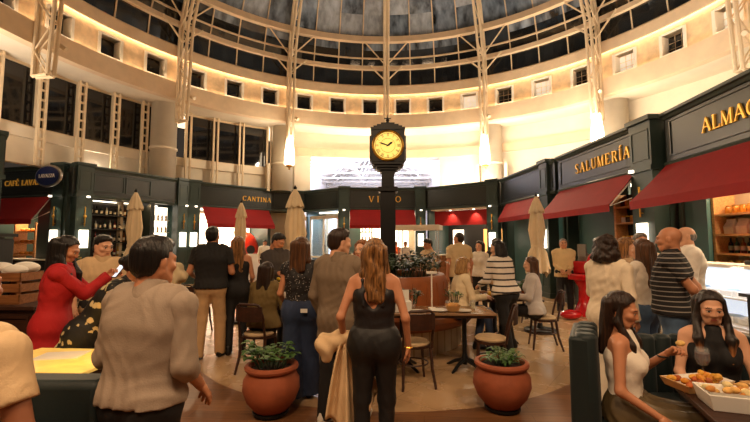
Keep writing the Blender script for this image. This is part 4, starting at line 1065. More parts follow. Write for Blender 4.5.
for z, w in ((.53, 'lower'), (.88, 'upper')):
    for i in range(7):
        p = XF @ Vector((-.8+i*.26, .0, z))
        o = empty('food_tub', p, PI/2, label='white tub of food on the %s shelf of the bright display fridge' % w, cat='tub', group='tubs on the %s fridge shelf' % w)
        obj('tub', MB().bx(-.1, .1, -.12, .12, 0, .08), M['porc'], o, bevel=.006); obj('food', MB().ell((0, 0, .075), (.085, .1, .03), 10, 6), fm(((222, 214, 200), (90, 150, 190), (236, 226, 206), (150, 180, 200))[i % 4]), o, smooth=True)
sc_ = empty('counter_scale', XF @ Vector((-.3, -.12, 1.32)), PI/2, label='small dark scale on top of the display fridge', cat='scale')
obj('body', MB().bx(-.12, .12, -.1, .1, 0, .06), M['black'], sc_, bevel=.01); obj('display', MB().bx(-.08, .08, -.1, -.08, .06, .2), M['black'], sc_)
e = empty('side_counter', (4.55, 4.3, 0), PI/2, label='dark counter at the right edge beyond the fair haired woman', cat='counter')
obj('body', MB().bx(-.45, .45, -.35, .35, 0, 1.0), M['dark'], e); obj('worktop', MB().bx(-.5, .5, -.4, .4, 1.0, 1.04), M['black'], e)
for i in range(5): obj('bread_roll', MB().ell((0, 0, .04), (.08, .06, .05), 10, 6), fm((190, 120, 60)), smooth=True, loc=(4.4+.12*(i % 2), 4.0+i*.14, 1.04), label='bread roll on the dark counter at the right edge', cat='bread', group='rolls on the side counter')
# red slicer
e = empty('meat_slicer', (4.55, 9.2, 0), .5, label='red flywheel meat slicer on a red pedestal beside the waiter in a beige jacket', cat='slicer')
rd = mat('slicer_red', (196, 20, 28), .25, coat=.5)
obj('pedestal', MB().lathe([(0, 0), (.3, 0), (.3, .04), (.22, .1), (.13, .3), (.12, .6), (.2, .74), (.26, .78), (0, .78)], 20), rd, e, smooth=True)
b = MB(); b.bx(-.3, .3, -.2, .2, .78, .92); b.bx(-.1, .12, -.14, .2, .92, 1.2); obj('body', b, rd, e, bevel=.03)
w_ = MB()
pts = [(.26*cos(2*PI*k/24), -.28, 1.12+.26*sin(2*PI*k/24)) for k in range(25)]; w_.tube(pts, .028, 8)
for k in range(5): w_.tube([(0, -.28, 1.12), (.25*cos(k*1.2566), -.28, 1.12+.25*sin(k*1.2566))], .018, 6)
w_.tube([(0, -.32, 1.12), (0, -.1, 1.12)], .04, 10); obj('flywheel', w_, rd, e, smooth=True)
obj('blade', MB().lathe([(0, 0), (.19, 0), (.19, .012), (0, .02)], 28, M=Matrix.Translation((.14, .05, 1.2)) @ Matrix.Rotation(PI/2, 4, 'Y')), M['nickel'], e, smooth=True)
obj('sign_frame', MB().bx(-.02, .02, -.08, .12, 1.3, 1.58), M['nickel'], e)
obj('gift_bundle', MB().ell((0, 0, .1), (.24, .16, .1), 14, 8), rd, smooth=True, loc=(4.0, 8.7, 0), label='red wrapped bundle on the floor by the slicer', cat='bundle')
# left: crate with a white cloth on a counter, dark stove
e = counter('dark service counter at the extreme left below the café', Matrix.Translation((-4.3, 4.55, 0)), 0, -1.2, .6, -.3, .3, .95, M['darkwood'], M['darkwood'])
cr = empty('wooden_crate', (-4.28, 4.55, .95), .05, label='wooden crate filled with white cloth on the counter at the left', cat='crate')
b = MB(); w, d, h = .6, .4, .34
for z in (.0, .12, .24):
    b.bx(-w/2, w/2, -d/2, -d/2+.015, z+.01, z+.1); b.bx(-w/2, w/2, d/2-.015, d/2, z+.01, z+.1); b.bx(-w/2, -w/2+.015, -d/2, d/2, z+.01, z+.1); b.bx(w/2-.015, w/2, -d/2, d/2, z+.01, z+.1)
for sx in (-1, 1):
    for sy in (-1, 1): b.bx(sx*(w/2-.035)-.015, sx*(w/2-.035)+.015, sy*(d/2-.03)-.015, sy*(d/2-.03)+.015, 0, h)
b.bx(-w/2, w/2, -d/2, d/2, 0, .015); obj('crate', b, M['midwood'], cr)
R = random.Random(4); q = MB()
for i in range(9): q.ell((R.uniform(-.22, .22), R.uniform(-.12, .12), .32+R.uniform(0, .08)), (R.uniform(.08, .15), R.uniform(.07, .12), R.uniform(.05, .09)), 12, 8)
obj('white_cloth', q, M['paper'], smooth=True, loc=(-4.28, 4.55, .95), label='crumpled white cloth heaped in the wooden crate at the left', cat='cloth')
vv = empty('flower_vase', (-3.98, 4.95, .95), 0, label='sprig of yellow flowers behind the wooden crate', cat='vase')
obj('vase', MB().lathe([(0, 0), (.05, 0), (.05, .3), (.04, .3), (.04, .01), (0, .01)], 12), M['glass'], vv, smooth=True)
q, st = plant_mb(61, .14, .35, 14, .06, .04); f = obj('foliage', q, fm((206, 176, 50)), vv, loc=(0, 0, .28)); obj('stems', st, M['leafd'], f)
e = empty('espresso_machine', (-4.72, 4.5, .95), 0, label='tall black machine standing on the counter at the extreme left edge', cat='machine')
obj('body', MB().bx(-.28, .3, -.25, .25, 0, .72), M['dark'], e, bevel=.02); obj('top_rail', MB().bx(-.3, .32, -.27, .27, .74, .78), M['black'], e); f = MB()
for x in (-.2, .2): obj('rail_post', MB().bx(x-.02, x+.02, -.2, .2, .7, .75), M['black'], e)
obj('drip_tray', MB().bx(-.25, .27, -.33, -.25, .1, .16), M['nickel'], e)

st_ = empty('bar_stool', (-1.615, 1.5, 0), 0, label='stool under the person in the cream polo at the lower left edge', cat='stool')
obj('seat', MB().lathe([(0, .56), (.17, .56), (.18, .59), (.16, .62), (0, .62)], 20), M['darkwood'], st_, smooth=True)
for k in range(4): obj('leg', MB().tube([(.11*cos(k*PI/2+.8), .11*sin(k*PI/2+.8), .57), (.17*cos(k*PI/2+.8), .17*sin(k*PI/2+.8), 0)], .016, 8), M['darkwood'], st_, smooth=True)
# ================================================================== PEOPLE
def A3(*a): return np.array(a, float)
class Fld:
    """signed distance field made of smoothly joined rounded cones and ellipsoids, polygonised by surface nets"""
    def __init__(s): s.p = []
    def cap(s, a, b, ra, rb=None, k=.03, flat=False, sub=False): s.p.append(('c', A3(*a), A3(*b), ra, ra if rb is None else rb, k, flat, sub)); return s
    def ell(s, c, r, R=None, k=.02, sub=False): s.p.append(('e', A3(*c), A3(*r), R, None, k, False, sub)); return s
    def mesh(s, h, cuts=(), wob=None, split=None):
        lo = np.full(3, 1e9); hi = -lo
        for t, a, b, ra, rb, k, fl, sub in s.p:
            if sub: continue
            if t == 'c': l = np.minimum(a-ra, b-rb); u = np.maximum(a+ra, b+rb)
            else: l = a-b.max(); u = a+b.max()
            lo = np.minimum(lo, l); hi = np.maximum(hi, u)
        lo -= 3*h; hi += 3*h; n = np.ceil((hi-lo)/h).astype(int)+1
        ax = [lo[i]+h*np.arange(n[i]) for i in range(3)]
        F = np.full(n, .5, np.float32)
        for t, a, b, ra, rb, k, fl, sub in s.p:
            if t == 'c': l = np.minimum(a-ra, b-rb); u = np.maximum(a+ra, b+rb)
            else: l = a-b.max(); u = a+b.max()
            m = k+2.5*h
            i0 = np.maximum(0, np.floor((l-m-lo)/h).astype(int)); i1 = np.minimum(n, np.ceil((u+m-lo)/h).astype(int)+1)
            if (i1 <= i0).any(): continue
            sl = tuple(slice(i0[i], i1[i]) for i in range(3))
            X = ax[0][sl[0]][:, None, None]; Y = ax[1][sl[1]][None, :, None]; Z = ax[2][sl[2]][None, None, :]
            if t == 'c':
                d = b-a; L2 = max(1e-9, d@d)
                T = ((X-a[0])*d[0]+(Y-a[1])*d[1]+(Z-a[2])*d[2])/L2
                Tc = np.clip(T, 0, 1)
                D = np.sqrt((X-a[0]-d[0]*Tc)**2+(Y-a[1]-d[1]*Tc)**2+(Z-a[2]-d[2]*Tc)**2)-(ra+(rb-ra)*Tc)
                if fl: D = np.maximum(D, (T-1)*math.sqrt(L2))
            else:
                if ra is None: x, y, z = X-a[0], Y-a[1], Z-a[2]
                else:
                    R = np.asarray(ra); q = (X-a[0], Y-a[1], Z-a[2])
                    x, y, z = (R[0][i]*q[0]+R[1][i]*q[1]+R[2][i]*q[2] for i in range(3))
                D = (np.sqrt((x/b[0])**2+(y/b[1])**2+(z/b[2])**2)-1)*b.min()
            G = F[sl]
            if sub: F[sl] = np.maximum(G, -D)
            elif k < 1e-4: F[sl] = np.minimum(G, D)
            else:
                hh = np.clip(.5+.5*(G-D)/k, 0, 1); F[sl] = G*(1-hh)+D*hh-k*hh*(1-hh)
        X = ax[0][:, None, None]; Y = ax[1][None, :, None]; Z = ax[2][None, None, :]
        for c in cuts: F = np.maximum(F, c(X, Y, Z))
        if wob is not None: F = F+wob(X, Y, Z)
        return nets(F, lo, h)
def nets(F, lo, h):
    n = np.array(F.shape); ins = F < 0
    c = [F[i:n[0]-1+i, j:n[1]-1+j, k:n[2]-1+k] for i in (0, 1) for j in (0, 1) for k in (0, 1)]
    cnt = sum((q < 0).astype(np.int8) for q in c); act = (cnt > 0) & (cnt < 8)
    I = np.argwhere(act); m = len(I)
    if m == 0: return np.zeros((0, 3)), np.zeros((0, 4), int)
    idx = np.full(act.shape, -1, np.int32); idx[act] = np.arange(m)
    V = np.stack([q[act] for q in c], 1).astype(float)
    off = np.array([(i, j, k) for i in (0, 1) for j in (0, 1) for k in (0, 1)], float)
    P = np.zeros((m, 3)); N = np.zeros(m)
    for a in range(8):
        for b in range(a+1, 8):
            if np.abs(off[a]-off[b]).sum() == 1:
                va, vb = V[:, a], V[:, b]; s = (va < 0) != (vb < 0)
                t = np.where(s, va/np.where(s, va-vb, 1), 0)
                P += np.where(s[:, None], off[a]+t[:, None]*(off[b]-off[a]), 0); N += s
    P = (I+P/N[:, None])*h+lo
    Q = []
    for d in range(3):
        u, w = (d+1) % 3, (d+2) % 3
        s0 = [slice(None)]*3; s1 = [slice(None)]*3; s0[d] = slice(0, -1); s1[d] = slice(1, None)
        e = ins[tuple(s0)] != ins[tuple(s1)]
        E = np.argwhere(e); ok = np.ones(len(E), bool)
        for q in (u, w): ok &= (E[:, q] > 0) & (E[:, q] < n[q]-1)
        E = E[ok]
        def at(du, dw): k = E.copy(); k[:, u] -= du; k[:, w] -= dw; return idx[k[:, 0], k[:, 1], k[:, 2]]
        f = np.stack([at(1, 1), at(0, 1), at(0, 0), at(1, 0)], 1)
        fl = ~ins[E[:, 0], E[:, 1], E[:, 2]]
        f[fl] = f[fl][:, ::-1]; Q.append(f)
    Q = np.concatenate(Q); return P, Q[(Q >= 0).all(1)]
def np_obj(name, V, Fc, mats, parent, mi=None, loc=None):
    me = bpy.data.meshes.new(name)
    me.vertices.add(len(V)); me.vertices.foreach_set('co', np.asarray(V, np.float32).ravel())
    me.loops.add(len(Fc)*4); me.loops.foreach_set('vertex_index', np.asarray(Fc, np.int32).ravel())
    me.polygons.add(len(Fc)); me.polygons.foreach_set('loop_start', np.arange(0, len(Fc)*4, 4, dtype=np.int32))
    for m in (mats if isinstance(mats, (list, tuple)) else [mats]): me.materials.append(m)
    if mi is not None: me.polygons.foreach_set('material_index', np.asarray(mi, np.int32))
    me.polygons.foreach_set('use_smooth', np.ones(len(Fc), bool)); me.update(calc_edges=True); me.validate()
    o = bpy.data.objects.new(name, me); COL.objects.link(o); o.parent = parent
    return o
# --- heads (head frame: origin mid-head, +y forward, chin at z = -.115, crown at +.115)
def head_mesh(fem, h=.0052):
    f = Fld(); w = .94 if fem else 1
    f.ell((0, -.018, .03), (.075*w, .093, .086)); f.ell((0, .022, -.03), (.060*w, .070, .078), k=.03)
    f.cap((-.022*w, .05, -.088), (.022*w, .05, -.088), .021 if fem else .025, k=.03)
    for s in (-1, 1):
        f.cap((s*.055*w, -.005, -.05), (s*.026*w, .05, -.085), .02 if fem else .024, .018, k=.03)
        f.ell((s*.042*w, .062, -.02), (.022, .02, .018), k=.025)
        f.cap((s*.014, .083, .026), (s*.042, .070, .026), .011 if not fem else .009, k=.018)
    for s in (-1, 1): f.ell((s*.031, .092, .006), (.019, .016, .012), k=0, sub=True)
    for s in (-1, 1): f.ell((s*.031, .074, .005), (.016, .015, .0135), k=.004)
    f.cap((0, .082, .018), (0, .100, -.022), .009, .0125, k=.014)
    for s in (-1, 1): f.ell((s*.012, .092, -.026), (.009, .011, .008), k=.008)
    f.cap((-.018, .082, -.053), (.018, .082, -.053), .0085, k=.008); f.cap((-.015, .082, -.064), (.015, .082, -.064), .0095, k=.007)
    for s in (-1, 1): f.ell((s*.076*w, -.01, -.005), (.010, .021, .032), k=.006)
    f.cap((0, -.022, -.05), (0, -.03, -.125), .054*w, .055*w, k=.03)
    V, Q = f.mesh(h); C = V[Q].mean(1); mi = np.zeros(len(Q), int)
    lip = (np.abs(C[:, 2]+.0585) < (.0100 if fem else .008)-np.abs(C[:, 0])*.3) & (np.abs(C[:, 0]) < (.018 if fem else .017)) & (C[:, 1] > .077); mi[lip] = 1
    for s in (-1, 1):
        x = C[:, 0]*s
        br = (x > .014) & (x < .047) & (np.abs(C[:, 2]-(.031-.03*(x-.012)-.004*(x > .04))) < .0036) & (C[:, 1] > .05); mi[br] = 2
        ey = ((x-.031)/.0125)**2+((C[:, 2]-.005)/.0058)**2 < 1; ey &= C[:, 1] > .06; mi[ey] = 3
        ir = ((x-.031)/.0065)**2+((C[:, 2]-.005)/.0075)**2 < 1; ir &= C[:, 1] > .06; mi[ir] = 2
        la = (np.abs(x-.031) < .015) & (np.abs(C[:, 2]-(.0125-((x-.031)**2)*18)) < .0022) & (C[:, 1] > .06); mi[la] = 2
    return V, Q, mi
HEADS = {False: head_mesh(False), True: head_mesh(True)}
# --- hands (frame: wrist at origin, fingers along +x, palm facing -z, thumb towards +y)
def hand_mesh(curl, h=.0042):
    f = Fld()
    f.cap((-.01, 0, 0), (.02, 0, 0), .022, .02, k=.02)
    for i, y in enumerate((.026, .009, -.008, -.024)):
        f.cap((.015, y*.6, 0), (.078, y, -.002), .0155, .0125, k=.014)
    for i, (y, L) in enumerate(((.027, .072), (.009, .080), (-.009, .074), (-.026, .058))):
        p = np.array([.078, y, 0]); a = 0.0
        for j, (q, r0, r1) in enumerate(((.44, .0098, .009), (.32, .009, .008), (.24, .008, .0068))):
            a += curl*(.75, 1, .7)[j]*(1+.08*i); e = p+L*q*np.array([math.cos(a), 0.10*(y/.026), -math.sin(a)])
            f.cap(p, e, r0, r1, k=.004); p = e
    t0 = np.array([.012, .022, -.004]); t1 = t0+np.array([.034, .026, -.012]); t2 = t1+np.array([.030, .010, -.010-.012*curl]); t3 = t2+np.array([.024, -.002-.012*curl, -.008-.010*curl])
    f.cap(t0, t1, .0155, .0115, k=.012); f.cap(t1, t2, .0112, .0095, k=.004); f.cap(t2, t3, .0095, .0075, k=.004)
    return f.mesh(h)
HANDS = {'relax': hand_mesh(.32), 'grip': hand_mesh(.95), 'flat': hand_mesh(.12)}

SKIN = {'light': mat('skin_light', (222, 168, 134), .5, var=.04), 'tan': mat('skin_tan', (196, 134, 98), .5, var=.05), 'brown': mat('skin_brown', (158, 100, 70), .5, var=.05)}
LIP = mat('lip', (190, 104, 92), .45); LIPM = mat('lip_pale', (178, 110, 90), .5); DARKEYE = mat('brow_and_iris', (36, 24, 18), .5); EYEW = mat('eye_white', (226, 218, 208), .3)
HAIR = {'black': mat_hair('hair_black', (14, 11, 10), (34, 26, 22)), 'dark': mat_hair('hair_dark_brown', (26, 16, 11), (58, 37, 25)), 'brown': mat_hair('hair_brown', (52, 32, 19), (108, 70, 42)),
        'blonde': mat_hair('hair_blonde', (120, 84, 46), (204, 160, 100)), 'grey': mat_hair('hair_grey', (92, 86, 80), (160, 152, 144)), 'bronde': mat_hair('hair_streaked', (58, 36, 20), (176, 124, 70)), 'auburn': mat_hair('hair_auburn', (86, 46, 22), (186, 116, 56))}
m_, nt_, b_ = _new('hair_dark_to_amber'); b_.inputs['Roughness'].default_value = .45
_v = coords(nt_, (70, 70, 5)); _n = noise(nt_, _v, 1.0, 3, .6, .6)
_tc = nd(nt_, 'ShaderNodeTexCoord'); _sp = nd(nt_, 'ShaderNodeSeparateXYZ'); nt_.links.new(_tc.outputs['Object'], _sp.inputs[0])
_ma = nd(nt_, 'ShaderNodeMath', operation='MULTIPLY_ADD'); nt_.links.new(_n, _ma.inputs[0]); _ma.inputs[1].default_value = .18; nt_.links.new(_sp.outputs[2], _ma.inputs[2])
nt_.links.new(ramp(nt_, _ma.outputs[0], [(.92, lin((176, 112, 56))), (1.06, lin((70, 44, 28))), (1.3, lin((34, 23, 17)))]), b_.inputs['Base Color'])
bumpit(nt_, b_, _n, .7, .010); HAIR['ombre'] = m_
def Rz(a): c, s = math.cos(a), math.sin(a); return np.array([[c, -s, 0], [s, c, 0], [0, 0, 1]])
def Rx(a): c, s = math.cos(a), math.sin(a); return np.array([[1, 0, 0], [0, c, -s], [0, s, c]])
def Ry(a): c, s = math.cos(a), math.sin(a); return np.array([[c, 0, s], [0, 1, 0], [-s, 0, c]])
def hair_field(style, fem):
    f = Fld(); w = .94 if fem else 1; v = 1.0
    if style in ('short', 'crop', 'curlytop'):
        t = {'short': .009, 'crop': .003, 'curlytop': .02}[style]
        f.ell((0, -.022, .036), (.078*w+t*.7, .094+t, .086+t))
        if style != 'crop': f.ell((0, .03, .098), (.045, .05, .026), k=.03)
        f.ell((0, -.034, -.018), (.074*w+t*.5, .083, .074), k=.02)
    elif style == 'bald': f.ell((0, -.026, .0), (.0785*w, .0925, .075))
    else:
        f.ell((0, -.022, .036), (.078*w+.014, .094+.014, .086+.014))
    return f
def hair_cut(style):
    # keep points behind a sloping face plane; the lower limit sits at the nape
    if style == 'bald': return [lambda X, Y, Z: Y*.6+(Z-.03)*.8+.02+0*X, lambda X, Y, Z: -(Z+.06)+0*X+0*Y, lambda X, Y, Z: (Y-.02)+0*X]
    if style in ('short', 'crop', 'curlytop'): 
        return [lambda X, Y, Z: np.minimum((Y-.062)*.80-(Z-.072)*.60, 9)+0*X, lambda X, Y, Z: -(Z+.075)+.25*(Y+.05)+0*X, lambda X, Y, Z: np.minimum((Y-.018)+0*X, (.052-Z)+0*X), lambda X, Y, Z: np.minimum(np.minimum(np.abs(X)-.055, Y+.032), .018-Z)]
    return [lambda X, Y, Z: (Y-.054)*.80-(Z-.084)*.60+0*X]

def person(label, x, y, deg, ht=1.72, fem=False, skin='tan', hair=('short', 'dark'), top=None, bottom=None, shoes=None, sit=None, lean=0, side=0, hy=0, hp=0, hr=0,
           L=(.05, .03, -.52), R=(.05, .03, -.52), hands=('relax', 'relax'), build=1.0, step=.06, spread=None, res=.012, knees=None, belt=None, cap=None, apron=None, elbow=(None, None), roll=(0, 0), z0=0):
    s = ht/1.75
    e = empty('person', (x, y, z0), -math.radians(deg), label=label, cat='person')
    LAB = None
    # ---- skeleton (metres, for the given height)
    hz = .93*s if sit is None else sit+.085
    hipw = .088*s
    if fem: tw = [(.92, .085, .112), (.99, .075, .106), (1.10, .06, .088), (1.20, .062, .096), (1.30, .075, .098), (1.38, .09, .078), (1.425, .115, .052)]
    else: tw = [(.92, .075, .110), (.99, .075, .108), (1.10, .078, .102), (1.20, .085, .108), (1.30, .10, .110), (1.38, .115, .088), (1.43, .14, .058)]
    base = A3(0, 0, hz); ln = math.radians(lean); sd = math.radians(side)
    def T(z, xx=0, yy=0):
        t = (z-.93)*s; u = min(1, max(0, t/(.5*s)))
        a = ln*(.75+.25*u)
        p = A3(xx*s, yy*s, t); return base+Ry(sd) @ (Rx(-a) @ p)
    bb = build
    sw = (.165 if fem else .195)*(.9+.1*bb)
    arms = {}
    for k, sg in (('L', -1), ('R', 1)):
        sh = T(1.405, sg*sw, 0); off = L if k == 'L' else R
        tgt = sh+Rz(0) @ A3(sg*off[0], off[1], off[2])*s
        a, b = .285*s, .25*s; d = tgt-sh; dl = np.linalg.norm(d); dm = min(dl, (a+b)*.995); dn = d/dl; tgt = sh+dn*dm
        ca = (a*a+dm*dm-b*b)/(2*a*dm); ca = max(-1, min(1, ca)); el = elbow[0 if k == 'L' else 1]
        hint = A3(sg*.45, -1, -.5) if el is None else A3(sg*el[0], el[1], el[2])
        hint = hint-dn*(hint@dn); hint /= max(1e-6, np.linalg.norm(hint))
        eb = sh+dn*a*ca+hint*a*math.sqrt(max(0, 1-ca*ca)); arms[k] = (sh, eb, tgt)
    legs = {}
    sp = (spread if spread is not None else (.09 if fem else .115))
    for k, sg in (('L', -1), ('R', 1)):
        hp_ = base+A3(sg*hipw, 0, -.02*s)
        if sit is None:
            an = A3(sg*sp*s, (step if k == 'R' else -step), .085*s); d = an-hp_
            kn = (hp_+an)/2+A3(sg*.005, .03*s, .015)
        else:
            kw = .11 if knees is None else knees
            kn = A3(sg*kw*s, .43*s, sit+.06); an = A3(sg*(kw)*s, .40*s+(step if k == 'R' else -step), .085*s)
        legs[k] = (hp_, kn, an)
    nb = T(1.455); hc0 = T(1.455)+Ry(sd) @ (Rx(-ln*.6) @ A3(0, .018, .163))*s
    HR = Rz(-math.radians(hy)) @ Ry(math.radians(hr)) @ Rx(math.radians(hp)); hs = s**.6*(.97 if fem else 1.02)
    HRy = Rz(-math.radians(hy))
    hc = hc0+HR @ A3(0, .0, .0)
    # ---- body: one surface with head and hands
    f = Fld()
    for (z, hw, r), (z2, hw2, r2) in zip(tw, tw[1:]): pass
    def torso(f, inf, zmin=-9, zmax=9, k=.028):
        for z, hw, r in tw:
            if zmin <= z <= zmax:
                g = inf+(bb-1)*(.09 if .95 < z < 1.35 else .03); yo = (bb-1)*.12 if .95 < z < 1.3 else 0
                f.cap(T(z, -hw, yo), T(z, hw, yo), r*s+g, k=k)
        if fem and zmax > 1.28 and zmin < 1.2:
            for sg in (-1, 1): f.ell(T(1.265, sg*.075, .085), A3(.062, .058, .062)*s+inf*.6, k=.04)
    torso(f, 0)
    f.cap(nb-A3(0, 0, .03), hc+HR @ A3(0, -.02, -.07)*hs, .056*s if fem else .064*s, .05*s if fem else .06*s, k=.04)
    for k in 'LR':
        sh, eb, wr = arms[k]; g = .85 if fem else 1
        f.cap(sh, eb, .047*s*g, .038*s*g, k=.03); f.cap(eb, wr, .038*s*g, .026*s*g, k=.02)
        hp_, kn, an = legs[k]
        f.cap(hp_, kn, .085*s, .055*s, k=.05); f.cap(kn, an, .055*s, .04*s, k=.03)
        f.cap(an+A3(0, -.02, -.04*s), an+A3(0, .15*s, -.05*s), .034*s, .03*s, k=.03)
    V, Q = f.mesh(max(res, .012)); Vs = [V]; Qs = [Q]; Ms = [np.zeros(len(Q), int)]
    hv, hq, hm = HEADS[fem]
    Vs.append(hv*hs @ HR.T+hc); Qs.append(hq+len(V)); Ms.append(hm); n = len(V)+len(hv)
    for i, k in enumerate('LR'):
        sh, eb, wr = arms[k]; d = wr-eb; d /= np.linalg.norm(d); sg = -1 if k == 'L' else 1
        up = A3(sg*1.0, -.15, .12); rr = roll[i]
        if abs(d[2]) < .75: up = A3(sg*.35, .0, 1.0)
        up = up-d*(up@d); up /= np.linalg.norm(up); th = np.cross(up, d)   # z=up(back of hand), x=d
        c_, s_ = math.cos(math.radians(rr)), math.sin(math.radians(rr)); up, th = up*c_+th*s_, th*c_-up*s_
        vv, qq = HANDS[hands[i]]; vv = vv*s*(.92 if fem else 1.02); 
        mir = k == 'R'
        y_ = vv[:, 1]*(-1 if mir else 1)
        W = wr-d*.005+vv[:, [0]]*d+y_[:, None]*th+vv[:, [2]]*up
        Vs.append(W); Qs.append((qq[:, ::-1] if mir else qq)+n); Ms.append(np.zeros(len(qq), int)); n += len(vv)
    np_obj('body', np.concatenate(Vs), np.concatenate(Qs), [SKIN[skin], LIP if fem else LIPM, DARKEYE, EYEW], e, np.concatenate(Ms))
    # ---- hair
    st, hcol = hair
    if st:
        f = hair_field(st, fem); cut = hair_cut(st); hh = .0065 if res < .011 else .008
        wv = {'curly': .007, 'curlytop': .008, 'short': .003, 'longwavy': .006}.get(st, .003)
        fr = (62, 55, 66) if wv > .0065 else (85, 85, 14) if wv < .005 else (60, 50, 34)
        wob = lambda X, Y, Z: wv*(np.sin(fr[0]*X+1.3*np.sin(fr[2]*Z))*np.sin(fr[1]*Y+.7)+.5*np.sin(fr[2]*Z+fr[0]*.6*X))
        V, Q = f.mesh(hh, cut, wob); V = V*hs @ HR.T+hc; Hs = [(V, Q)]
        g = Fld()
        def back(p): return HRy @ (A3(*p)*hs)+hc+(HR-HRy) @ (A3(p[0], p[1]*.4, max(0, p[2]))*hs)
        if st in ('long', 'longwavy', 'midlong', 'xlong'):
            ln_ = {'long': -.44, 'longwavy': -.36, 'midlong': -.27, 'xlong': -.56}[st]
            for xx in ((-.055, -.02, .02, .055) if st != 'longwavy' else (-.05, -.02, .02, .05)):
                g.cap(back((xx, -.085, .04)), back((xx*(1.25 if st != 'longwavy' else .9), -.125+.02*(abs(xx) < .03), ln_+.03*abs(xx)*20)), .046+(.016 if st == 'xlong' else 0), .026+(.014 if st == 'xlong' else 0), k=.03)
            for sg in (-1, 1): g.cap(back((sg*.074, -.02, .05)), back((sg*.088, -.03, -.14)), .026, .03, k=.03); g.cap(back((sg*.088, -.03, -.14)), back((sg*.10, -.02 if fem else 0, ln_*.8)), .03, .016, k=.03)
        if st in ('front', 'xlong'):
            for xx in (-.055, -.02, .02, .055) if st == 'front' else (): g.cap(back((xx, -.085, .04)), back((xx*1.3, -.12, -.30)), .046, .03, k=.03)
            for sg in (-1, 1):
                g.cap(back((sg*.072, -.01, .06)), back((sg*.088, -.008, -.08)), .018, .022, k=.03); g.cap(back((sg*.088, -.008, -.08)), back((sg*.10, .06, -.22)), .024, .028, k=.03); g.cap(back((sg*.10, .06, -.22)), back((sg*.085, .10, -.37)), .03, .010, k=.03)
        elif st in ('bob', 'curly'):
            v = .012 if st == 'bob' else .026
            for a in range(-5, 6):
                an = PI/2*3+a*.3; g.cap(back((.07*math.cos(an), -.02+.07*math.sin(an), .05)), back(((.085+v*.6)*math.cos(an), -.02+(.09+v*.6)*math.sin(an), -.105)), .03+v*.4, .03+v*.5, k=.03)
        elif st == 'bun':
            g.ell(back((0, -.125, .05)), (.045*hs, .042*hs, .045*hs), k=.02)
        elif st == 'pony':
            g.cap(back((0, -.10, .05)), back((0, -.15, -.05)), .03, .036, k=.03); g.cap(back((0, -.15, -.05)), back((0, -.13, -.24)), .036, .012, k=.03)
        if g.p:
            V2, Q2 = g.mesh(hh, (), wob); Hs.append((V2, Q2+len(V)))
        np_obj('hair', np.concatenate([a for a, b in Hs]), np.concatenate([b for a, b in Hs]), HAIR[hcol], e)
    if cap:
        f = Fld().ell((0, -.015, .055), (.09, .108, .075)); V, Q = f.mesh(.008, [lambda X, Y, Z: (.06-Z)+.15*Y+0*X])
        f2 = Fld().ell((0, .10, .058), (.06, .06, .012)); V2, Q2 = f2.mesh(.006)
        V = np.concatenate([V, V2]); Q = np.concatenate([Q, Q2+len(V)-len(V2)]); np_obj('cap', V*hs @ HR.T+hc, Q, cap, e)
    # ---- clothes
    seed = abs(hash(label)) % 97; ph = len(label)*.37
    def folds(amp):
        def w_(X, Y, Z):
            m1 = .5+.5*np.sin(7*Z+5*X+ph); m2 = .5+.5*np.sin(9*X-6*Z+2*ph+1)
            a = np.sin(48*X+20*Z+2.2*np.sin(9*Z+4*Y+ph)+8*Y); b = np.sin(30*Z-36*X+2.4*np.sin(8*X+5*Y+6*Z)+14*Y)
            return amp*((np.abs(a)-.6)*m1+(np.abs(b)-.6)*m2*.6)
        return w_
    if bottom:
        kind, bm = bottom[:2]; f = Fld(); hem = bottom[2] if len(bottom) > 2 else None
        inf = {'slim': .012, 'straight': .016, 'wide': .02, 'skirt': .02}[kind]
        for z, hw, r in tw[:2]: f.cap(T(z, -hw, 0), T(z, hw, 0), r*s+inf, k=.05)
        wz = 1.03; f.cap(T(wz, -.066, 0), T(wz, .066, 0), .084*s+inf*.5, k=.02)
        for k, sg in (('L', -1), ('R', 1)):
            hp_, kn, an = legs[k]; end = an+A3(0, 0, -.045*s) if hem is None else kn+(an-kn)*hem
            r0, r1, r2 = {'slim': (.096, .068, .052), 'straight': (.098, .078, .068), 'wide': (.105, .105, .125), 'skirt': (.11, .12, .13)}[kind]
            f.cap(hp_, kn, r0*s, r1*s, k=.05); f.cap(kn, end, r1*s, r2*s, k=.03, flat=True)
            f.ell(T(.92, sg*.065, -.035), A3(.085, .085, .095)*s, k=.03)
            if kind == 'skirt': f.cap((legs['L'][0]+legs['R'][0])/2, (legs['L'][1]+legs['R'][1])/2, .11*s, .11*s, k=.08)
        if kind == 'skirt': f.cap((legs['L'][1]+legs['R'][1])/2, (legs['L'][2]+legs['R'][2])/2, .13*s, .17*s, k=.08, flat=True)
        V, Q = f.mesh(res, (), folds(.004 if kind != 'skirt' else .012)); np_obj('skirt' if kind == 'skirt' else 'trousers', V, Q, bm, e)
    if top:
        kind, tm = top[:2]; hem = top[2] if len(top) > 2 else .9; inf = top[3] if len(top) > 3 else .014
        f = Fld()
        zt_ = {'tank': 1.30, 'halter': 1.36}.get(kind, 9)
        torso(f, inf, hem-.09, zt_)
        if hem < .95: f.cap(T(hem, -tw[0][1], 0), T(hem, tw[0][1], 0), tw[0][2]*s+inf+(bb-1)*.09, k=.06)
        if hem < .93:
            for sg in (-1, 1): f.ell(T(.92, sg*.065, -.035), A3(.085, .085, .095)*s+inf+.006, k=.04)
        nrm = Ry(sd) @ (Rx(-ln*.75) @ A3(0, 0, 1)); hp0 = T(hem)
        cuts = [lambda X, Y, Z: -((X-hp0[0])*nrm[0]+(Y-hp0[1])*nrm[1]+(Z-hp0[2])*nrm[2])]
